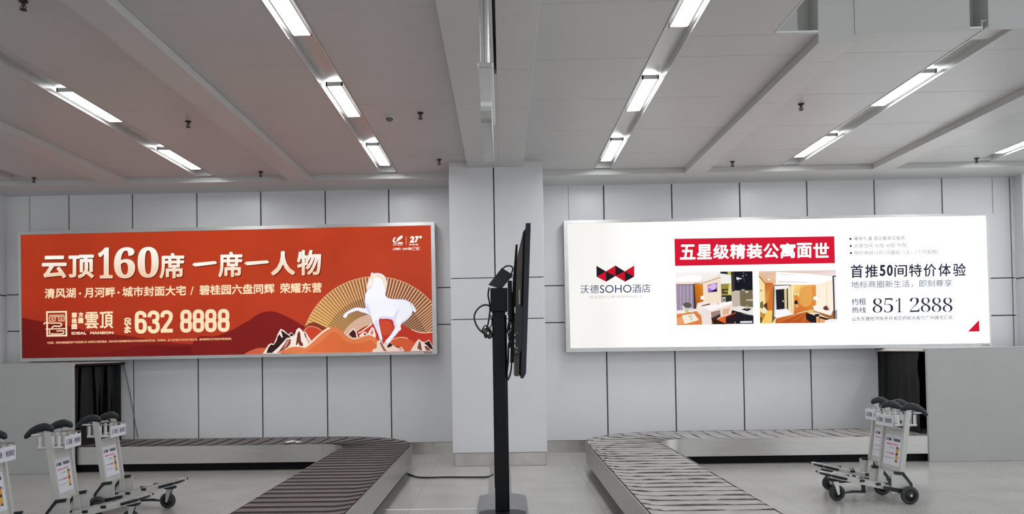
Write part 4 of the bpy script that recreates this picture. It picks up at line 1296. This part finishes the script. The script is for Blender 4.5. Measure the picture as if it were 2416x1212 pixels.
tv = thing('display_screen', 'black upright display screen seen edge-on, bolted to the pole stand', 'screen', (0, YS, 0))
zt, zbm = px(1246, 526, YS - 0.36).z, px(1238, 892, YS - 0.36).z
Y0, Y1 = -0.36, 0.50
def tvp(d, z):
    """x of the screen's front at height z (tilted), minus depth d"""
    k = (z - zbm) / (zt - zbm)
    xf = px(1240.5, 891, YS - 0.36).x * (1 - k) + px(1252, 526, YS - 0.36).x * k
    return xf - d
def slab(mb, d0, d1, y0, y1, z0, z1, mi=0, in0=0.0):
    V = []
    for d, i_ in ((d0, 0.0), (d1, in0)):
        for y, z in ((y0 + i_, z0 + i_), (y1 - i_, z0 + i_), (y1 - i_, z1 - i_), (y0 + i_, z1 - i_)):
            V.append((tvp(d, z), y, z))
    mb.add(V, [(0, 1, 2, 3), (7, 6, 5, 4), (0, 4, 5, 1), (1, 5, 6, 2), (2, 6, 7, 3), (3, 7, 4, 0)], mi)
    return mb
hbz = px(1240, 872).z
fr = MB(); slab(fr, 0.0, 0.046, Y0, Y1, zbm + 0.045, zt); 
V = [(tvp(d, z), y, z) for y in (Y0, Y1) for d, z in ((0.022, zbm), (0.0, zbm + 0.045), (0.046, zbm + 0.045), (0.05, zbm))]
fr.add(V, [(0, 1, 2, 3), (7, 6, 5, 4), (0, 4, 5, 1), (1, 5, 6, 2), (2, 6, 7, 3), (3, 7, 4, 0)])
fr.build('bezel', M['tv_bezel'], tv)
slab(MB(), -0.002, 0.001, Y0 + 0.025, Y1 - 0.025, zbm + 0.06, zt - 0.025).build('screen_glass', M['screen'], tv)
slab(MB(), 0.046, 0.07, Y0 + 0.004, Y1 - 0.004, zbm + 0.012, zt - 0.05, in0=0.03).build('rear_shell', M['black'], tv)
rear = MB()
rear.add([(tvp(d, z), y, z) for y in (Y0 + 0.02, Y1 - 0.03) for d, z in ((0.066, zbm + 0.02), (0.105, zbm + 0.02), (0.112, zbm + 0.5), (0.118, zbm + 0.8), (0.112, zbm + 1.18), (0.066, zt - 0.07))],
         [(0, 1, 2, 3, 4, 5), (11, 10, 9, 8, 7, 6)] + [(i, (i + 1) % 6, 6 + (i + 1) % 6, 6 + i) for i in range(6)])
rear.build('rear_cover', M['tv_back'], tv)
arm = MB()
arm.add([(tvp(d, z), y, z) for y in (-0.05, 0.0) for d, z in ((0.112, px(1213, 855).z), (0.15, px(1213, 855).z), (0.15, px(1213, 665).z), (0.132, px(1217, 578).z), (0.112, px(1217, 578).z))],
        [(0, 1, 2, 3, 4), (9, 8, 7, 6, 5)] + [(i, (i + 1) % 5, 5 + (i + 1) % 5, 5 + i) for i in range(5)])
arm.build('mounting_arm', M['black'], tv)
arm2 = MB(); arm2.box(px(1199, 700).x, tvp(0.12, px(1199, 700).z), -0.04, 0.04, px(1199, 735).z, px(1199, 690).z); arm2.build('hinge', M['black'], tv)
# socket panel on the near edge
sk_ = MB()
za, zc_ = px(1218, 834).z, px(1222, 727).z
sk_.add([(tvp(d, z), y, z) for y in (Y0 - 0.012, Y0 + 0.05) for d, z in ((0.05, za + 0.04), (0.062, za), (0.12, za), (0.125, zc_), (0.05, zc_))], [(0, 1, 2, 3, 4), (9, 8, 7, 6, 5)] + [(i, (i + 1) % 5, 5 + (i + 1) % 5, 5 + i) for i in range(5)])
so = sk_.build('socket_panel', M['plastic'], tv)
for k, (x, y, r) in enumerate(((1218.5, 829.5, .0085), (1219.5, 821, .0085), (1219.5, 785, .005))):
    p = at(x, y, YS + Y0 - 0.013)
    jk = MB().lathe([(r * .45, 0.0), (r * .45, -0.004), (r, -0.004), (r, 0.004)], (p.x, Y0 - 0.012, p.z), 'y', 14)
    jk.build('socket', M['light_joint'], so)
lb = MB()
for y0p, y1p in ((787, 792), (800, 808), (812, 820), (724, 738)):
    p, q2 = at(1214, y1p, YS + Y0 - .014), at(1215.6, y0p, YS + Y0 - .014)
    lb.box(p.x, q2.x, Y0 - 0.0135, Y0 - 0.012, p.z, q2.z)
lb.build('socket_markings', M['white'], so)
ps = MB(); ps.box(px(1224, 735, YS + Y0).x, px(1227.5, 735, YS + Y0).x, Y0 + 0.003, Y0 + 0.03, px(1224, 722).z, px(1224, 690).z); ps.build('sticker', M['cover'], tv)

# power adapter and cables behind the pole head
ad = thing('power_adapter', 'black power adapter block leaning on top of the stand bracket', 'power adapter', (0, YS - 0.05, 0))
q = [px(1153, 673).xz, px(1184, 634).xz, px(1210, 650).xz, px(1183, 682).xz] if hasattr(Vector((0, 0, 0)), 'xz') else []
MB().prism([tuple(v) for v in q], -0.05, 0.03, 'xz').build('adapter_body', M['plastic'], ad)
def pxpath(pts, Y): return [tuple(at(x, y, YS + Y) - Vector((0, YS - 0.05, 0))) for x, y in smooth_poly(pts, False, 4)]
MB().tube(pxpath([(1176, 648), (1190, 630), (1203, 627), (1210, 633), (1206, 646)], 0.02), 0.0075, 8).build('output_lead', M['cable'], ad)
MB().tube(pxpath([(1154, 678), (1152, 690), (1152, 700), (1155, 714), (1156, 730), (1153, 755), (1149, 775)], -0.05), 0.008, 8).build('input_lead', M['cable'], ad)
cl = MB()
P2 = lambda pts, Y=-0.06: [tuple(at(x, y, YS + Y)) for x, y in smooth_poly(pts, False, 5)]
cl.tube(P2([(1156, 722), (1147, 719), (1135, 722), (1124, 733), (1119, 746), (1122, 762), (1130, 776), (1140, 785), (1146, 788)]), 0.0085, 8)
cl.tube(P2([(1155, 740), (1160, 752), (1160, 765), (1154, 775), (1146, 786)]), 0.006, 8)
rnd = random.Random(5)
for k in range(6):
    c0 = (1150 + rnd.uniform(-4, 6), 782 + rnd.uniform(-6, 6))
    pts = [(c0[0] + 9 * math.cos(a) * rnd.uniform(.6, 1.1), c0[1] + 11 * math.sin(a) * rnd.uniform(.6, 1.1)) for a in [2 * PI * j / 7 + k for j in range(7)]]
    cl.tube(P2(pts, -0.08 + 0.01 * k), 0.006, 6)
cl.tube(P2([(1147, 790), (1145, 796), (1152, 790)]), 0.009, 6)
tag(cl.build('looped_cable', M['cable']), 'black cable loop tied in a bundle at the left of the stand pole', 'cable')
cl = MB()
cl.tube(P2([(1198, 738), (1204, 750), (1199, 770), (1206, 790), (1200, 815), (1199, 850), (1196, 880), (1198, 896)], -0.02), 0.009, 8)
cl.tube(P2([(1214, 836), (1208, 850), (1206, 870), (1203, 885), (1198, 897)], -0.1), 0.008, 8)
for k in range(5):
    pts = [(1202 + rnd.uniform(-5, 7), 752 + j * 16 + rnd.uniform(-6, 6)) for j in range(5)]
    cl.tube(P2(pts, -0.06 + .015 * k), 0.005, 6)
tag(cl.build('hanging_cable', M['cable']), 'tangled black cables hanging between the pole and the back of the screen', 'cable')

# floor cable cover, cable, white stripe
c0, c1, c2, c3 = on(1151, 1170, 0.008), on(1208, 1170, 0.008), on(1203, 1100, 0.008), on(1157, 1100, 0.008)
cc = MB(); cc.prism([(c0.x, 9.08), (c1.x, 9.08), (c2.x, YC + 0.018), (c3.x, YC + 0.018)], 0.0, 0.008, 'xy')
tag(cc.build('cable_cover', M['cover']), 'flat grey cover strip on the floor from the stand plate to the column', 'cable cover')
pts = [tuple(on(x, y, 0.012)) for x, y in smooth_poly([(962, 1117), (972, 1121), (985, 1125), (1010, 1126), (1050, 1125), (1100, 1125), (1140, 1125), (1155, 1123), (1163, 1119)], False, 4)]
tag(MB().tube(pts, 0.011, 8).build('floor_cable', M['cable']), 'thin dark cable across the floor from the brown carousel to the stand', 'cable')
a_, c_ = on(908, 1203, 0), on(1128, 1200, 0)
tag(MB().box(a_.x, c_.x, a_.y, a_.y + 0.035, 0.0, 0.002).build('floor_stripe', M['stripe']), 'narrow white stripe on the floor between brown carousel and stand', 'stripe')  # thin flat white line across the floor
pts = [tuple(at(x, y, YW - 0.03)) for x, y in smooth_poly([(288, 856), (294, 870), (302, 905), (311, 950), (319, 1000), (326, 1032)], False, 4)]
tag(MB().tube(pts, 0.006, 6).build('wall_cable', M['cable_grey']), 'thin grey cable hanging on the wall beside the left strip curtain', 'cable')

# ------------------------------------------------------------------ luggage trolleys
def xzrot(p, c, a):
    return p
def make_trolley():
    t = thing('luggage_trolley', None, 'luggage trolley')
    HB_ = 0.205
    p_lo, p_hi = Vector((0.065, 0, 0.16)), Vector((-0.045, 0, 0.985))
    ax = (p_hi - p_lo)
    def post_at(z): return p_lo + ax * ((z - p_lo.z) / ax.z)
    for s in (-1, 1):
        b_ = MB().bar((p_lo.x, s * HB_, p_lo.z), (p_hi.x, s * HB_, p_hi.z), 0.052, 0.032)
        b_.build('post', M['alu_paint'], t)
        # bracket plate at the foot
        pp = [(0.165, 0.10), (0.165, 0.325), (0.06, 0.30), (-0.035, 0.20), (-0.035, 0.10)]
        d0, d1 = (s * (HB_ + 0.018), s * (HB_ + 0.026))
        bp = MB().prism(pp, d0, d1, 'xz').build('side_bracket', M['alu_paint'], t)
        tr = MB()
        e0, e1 = s * (HB_ + 0.008), s * (HB_ + 0.036)
        tr.prism([(0.135, 0.335), (0.04, 0.325), (-0.05, 0.205), (-0.05, 0.165), (-0.03, 0.165), (-0.025, 0.20), (0.05, 0.295), (0.135, 0.305)], e0, e1, 'xz')
        tr.prism([(-0.06, 0.09), (0.24, 0.145), (0.24, 0.185), (-0.05, 0.135)], e0, e1, 'xz')
        tr.build('bracket_trim', M['plastic'], bp)
        # handle horn
        hp = smooth_poly([(0.010, s * HB_, 0.958), (-0.010, s * HB_, 0.982), (-0.06, s * HB_, 0.998), (-0.12, s * HB_, 0.990), (-0.18, s * HB_, 0.960), (-0.225, s * HB_, 0.920), (-0.240, s * HB_, 0.900)], False, 4)
        nn = len(hp)
        rr = []
        key = [0.012, 0.034, 0.041, 0.038, 0.032, 0.024, 0.012]
        for i in range(nn):
            f_ = i / (nn - 1) * 6; a_ = min(5, int(f_)); rr.append(key[a_] * (1 - f_ + a_) + key[a_ + 1] * (f_ - a_))
        hd = MB().tube(hp, rr, 12, sy=0.75, upv=(0, 0, 1)).build('handle', M['plastic'], t)
        MB().cbox(-0.185, -0.100, s * HB_ - 0.014, s * HB_ + 0.014, 0.925, 0.940, 0.003).build('brake_lever', M['white'], hd)
        # rear wheel
        wy = s * (HB_ + 0.004)
        wh = MB().lathe([(0.058, -0.016), (0.086, -0.016), (0.093, -0.008), (0.093, 0.008), (0.086, 0.016), (0.058, 0.016)], (0.0, wy + s * 0.06, 0.093), 'y', 28)
        wo = wh.build('rear_wheel', M['rubber'], t)
        MB().lathe([(0.0, -0.02), (0.03, -0.02), (0.034, -0.013), (0.058, -0.012), (0.058, 0.012), (0.034, 0.013), (0.03, 0.02), (0.0, 0.02)], (0.0, wy + s * 0.06, 0.093), 'y', 20).build('wheel_hub', M['hub'], wo)
    # backing plate between the posts and its advertising card
    def slant(x_off, z, y): q_ = post_at(z); return (q_.x + x_off, y, z)
    bk_ = MB()
    zz0, zz1 = 0.315, 0.755
    V = [slant(d, z, y) for d in (-0.004, 0.004) for z in (zz0, zz1) for y in (-HB_ + 0.016, HB_ - 0.016)]
    bk_.add(V, [(0, 1, 3, 2), (4, 6, 7, 5), (0, 4, 5, 1), (2, 3, 7, 6), (0, 2, 6, 4), (1, 5, 7, 3)])
    for z in (zz0, zz1):
        bk_.bar(slant(0, z, -HB_ + 0.016), slant(0, z, HB_ - 0.016), 0.018, 0.03, upv=(0, 0, 1))
    bk_.build('backing_plate', M['alu_paint'], t)
    cw = 0.160
    cz0, cz1 = 0.365, 0.685
    cdm = MB()
    cdm.add([slant(0.0075, cz0, -cw), slant(0.0075, cz0, cw), slant(0.0075, cz1, cw), slant(0.0075, cz1, -cw)] + [slant(0.0045, cz0, -cw), slant(0.0045, cz0, cw), slant(0.0045, cz1, cw), slant(0.0045, cz1, -cw)],
            [(0, 1, 2, 3), (7, 6, 5, 4), (0, 4, 5, 1), (1, 5, 6, 2), (2, 6, 7, 3), (3, 7, 4, 0)])
    card = cdm.build('advertising_card', M['card'], t)
    # print on the card: u runs along +y as read from the front
    o = Vector(slant(0.0083, cz0, -cw)); u = Vector((0, 1, 0)); v = (Vector(slant(0.0083, cz1, -cw)) - o).normalized(); nr = Vector((1, 0, 0))
    cwid, chei = 2 * cw, (cz1 - cz0)
    ink = MB()
    def T(s_, x, y, w_, h_, c, bold=0.0): letter(ink, s_, o + u * (x * cwid) + v * (y * chei), u, v, w_ * cwid, h_ * chei, lin(c), bold, nrm=(1, 0, 0))
    def R_(x, y, w_, h_, c, lift=0.0):
        q = o + u * (x * cwid) + v * (y * chei) + nr * lift
        ink.add([q, q + u * (w_ * cwid), q + u * (w_ * cwid) + v * (h_ * chei), q + v * (h_ * chei)], [(0, 1, 2, 3)], 0, False, lin(c))
    T('云门陈酿', 0.06, 0.80, 0.33, 0.10, (60, 62, 80), 0.0015)
    R_(0.44, 0.78, 0.008, 0.15, (200, 120, 130))
    T('鲁酱香酒', 0.52, 0.80, 0.40, 0.10, (50, 52, 72), 0.0015)
    T('酱香典范 北方好酱酒', 0.10, 0.67, 0.70, 0.055, (222, 110, 140), 0.0008)
    T('十年陈酿', 0.26, 0.56, 0.36, 0.04, (130, 130, 140))
    T('全国招商', 0.08, 0.37, 0.30, 0.045, (120, 120, 135))
    for k in range(3): R_(0.40 + k * 0.085, 0.37, 0.06, 0.045, (214, 40, 70))
    T('热线 中国 山东', 0.08, 0.22, 0.58, 0.045, (130, 132, 145))
    R_(0.72, 0.13, 0.14, 0.50, (206, 148, 40)); R_(0.72, 0.58, 0.14, 0.055, (80, 64, 40), .0003); R_(0.73, 0.36, 0.12, 0.07, (70, 44, 26), .0003); R_(0.72, 0.13, 0.14, 0.05, (110, 84, 50), .0003); R_(0.75, 0.22, 0.05, 0.13, (222, 170, 84), .0003)
    R_(0.90, 0.55, 0.03, 0.06, (70, 70, 76))
    ink.build('card_print', M['ink_flat'], card, fix=False)
    # wire basket and its sign plate
    bk2 = MB()
    bx0_, bx1_, by, bz0, bz1 = -0.140, 0.095, 0.187, 0.795, 0.925
    for z in (bz0, bz1):
        bk2.tube([(bx0_, -by, z), (bx1_, -by, z), (bx1_, by, z), (bx0_, by, z), (bx0_, -by, z)], 0.0045, 6)
    for k in range(5):
        x = bx0_ + (bx1_ - bx0_) * k / 4
        for s in (-1, 1): bk2.tube([(x, s * by, bz1), (x, s * by, bz0)], 0.0035, 6)
        bk2.tube([(x, -by, bz0), (x, by, bz0)], 0.003, 6)
    for k in range(9):
        y = -by + 2 * by * k / 8
        bk2.tube([(bx0_, y, bz1), (bx0_, y, bz0), (bx1_, y, bz0)], 0.003, 6)
    for s in (-1, 1):      # bent wire hoops over the near and far ends
        bk2.tube([(bx0_ + .01, s * by, bz1), (bx0_ + .03, s * (by + .03), bz1 + .028), (bx1_ - .12, s * (by + .03), bz1 + .028), (bx1_ - .1, s * by, bz1)], 0.0045, 6)
    bk2.build('wire_basket', M['wire'], t)
    for s in (-1, 1):
        tr_ = MB()
        tr_.cbox(bx0_, bx1_, s * by - 0.004, s * by + 0.004, bz0 + 0.004, bz0 + 0.02, 0.001)
        for k in range(4):
            x = bx0_ + 0.010 + k * 0.058
            tr_.cbox(x, x + 0.026, s * by - 0.003, s * by + 0.003, bz0 + 0.01, bz1 - 0.012, 0.001)
        tr_.build('basket_liner', M['white'], t)
    sx = bx1_ + 0.006
    sp_ = MB().cbox(sx, sx + 0.006, -0.180, 0.180, 0.785, 0.905, 0.002).build('sign_plate', M['card'], t)
    ink = MB()
    o = Vector((sx + 0.0066, -0.180, 0.785)); v = Vector((0, 0, 1)); cwid, chei = 0.36, 0.12
    T('云门陈酿', 0.07, 0.30, 0.36, 0.44, (110, 112, 128), 0.001)
    R_(0.50, 0.22, 0.008, 0.6, (200, 130, 140))
    T('鲁酒典范', 0.57, 0.30, 0.37, 0.44, (96, 98, 116), 0.001)
    ink.build('sign_lettering', M['ink_flat'], sp_, fix=False)
    # load deck: two side rails and slats, rising to the nose
    dk = MB()
    def dz(x): return 0.125 + (x - 0.03) / 0.77 * 0.170
    def dw(x): return 0.205 - 0.085 * max(0, (x - 0.05)) / 0.75
    for s in (-1, 1):
        dk.bar((0.02, s * dw(0.02), dz(0.02)), (0.76, s * dw(0.76), dz(0.76)), 0.045, 0.03, upv=(0, 1, 0))
    for y in (-0.06, 0.06):
        dk.bar((0.05, y, dz(0.05) + 0.008), (0.78, y * .8, dz(0.78) + 0.008), 0.014, 0.05, upv=(0, 1, 0))
    for x in (0.12, 0.4, 0.62):
        dk.bar((x, -dw(x), dz(x) - 0.01), (x, dw(x), dz(x) - 0.01), 0.03, 0.016, upv=(0, 0, 1))
    nose = [(0.74, -dw(0.74)), (0.80, -0.09), (0.825, -0.03), (0.825, 0.03), (0.80, 0.09), (0.74, dw(0.74))]
    dk.add([(x, y, dz(x) + h_) for h_ in (-0.012, 0.016) for x, y in nose], [tuple(range(6)), tuple(range(11, 5, -1))] + [(i, 6 + i, 6 + (i + 1) % 6, (i + 1) % 6) for i in range(6)])
    do = dk.build('deck', M['alu_paint'], t)
    for s in (-1, 1):
        bmp = MB().tube([(0.60, s * (dw(0.60) + 0.02), dz(0.60) + 0.002), (0.72, s * (dw(0.72) + 0.021), dz(0.72) + 0.004), (0.79, s * 0.105, dz(0.79) + 0.004), (0.83, s * 0.045, dz(0.83) + 0.006)], [0.014, 0.016, 0.015, 0.009], 8)
        bmp.build('bumper', M['plastic'], do)
        for x in (0.26, 0.42):
            pad = MB().cbox(x, x + 0.05, s * dw(x) - 0.018, s * dw(x) + 0.018, dz(x) + 0.010, dz(x) + 0.036, 0.003)
            pad.build('rubber_pad', M['plastic'], do)
    # front caster
    cf = MB()
    cf.lathe([(0.0, 0.235), (0.07, 0.235), (0.072, 0.222), (0.06, 0.212), (0.0, 0.212)], (0.655, 0, 0), n=20)
    cf.lathe([(0.0, 0.268), (0.05, 0.268), (0.05, 0.235), (0.0, 0.235)], (0.66, 0, 0), n=16)
    co_ = cf.build('front_caster', M['plastic'], t)
    fk = MB()
    for s in (-1, 1): fk.prism([(0.615, 0.072), (0.635, 0.065), (0.685, 0.213), (0.625, 0.213)], s * 0.024, s * 0.030, 'xz')
    fk.build('fork', M['alu'], co_)
    wh = MB().lathe([(0.05, -0.016), (0.076, -0.016), (0.083, -0.008), (0.083, 0.008), (0.076, 0.016), (0.05, 0.016)], (0.632, 0, 0.083), 'y', 28)
    wh.lathe([(0.0, -0.014), (0.05, -0.014), (0.05, 0.014), (0.0, 0.014)], (0.632, 0, 0.083), 'y', 20, 1)
    wh.build('caster_wheel', [M['rubber'], M['hub']], co_)
    # foot brake lever under the deck and rear axle
    fb_ = MB().prism([(0.36, 0.19), (0.36, 0.10), (0.47, 0.105), (0.55, 0.088), (0.555, 0.078), (0.46, 0.083), (0.335, 0.078), (0.335, 0.19)], -0.02, 0.02, 'xz')
    fb_.build('foot_brake', M['plastic'], t)
    axl = MB().tube([(0, -0.30, 0.093), (0, 0.30, 0.093)], 0.012, 8)
    for s in (-1, 1): axl.bar((0.0, s * 0.23, 0.093), (0.1, s * 0.23, 0.14), 0.03, 0.014, upv=(0, 1, 0))
    axl.build('rear_axle', M['alu'], t)
    return t


t0 = make_trolley()
spots = [(-4.285, 8.57, 0.03, 'luggage trolley standing in front of the black left strip curtain, nose towards the brown carousel'),
         (-4.245, 7.58, 0.11, 'luggage trolley in front of the white left partition, with nose below the trolley behind it'),
         (-4.27, 6.56, 0.06, 'luggage trolley cut by the left edge of the view, only sign and far post showing'),
         (4.152, 8.595, PI + 0.05, 'nearer of two luggage trolleys beside the right partition, its wheel at the front'),
         (4.33, 9.23, PI + 0.05, 'farther of two luggage trolleys beside the right partition, half hidden by the nearer one')]
for k, (x, y, rz, lab) in enumerate(spots):
    o = t0 if k == 0 else copy_tree(t0)
    o.location = (x, y, 0); o.rotation_euler = (0, 0, rz)
    o['label'] = lab; o['category'] = 'luggage trolley'; o['group'] = 'luggage trolleys by the carousels'
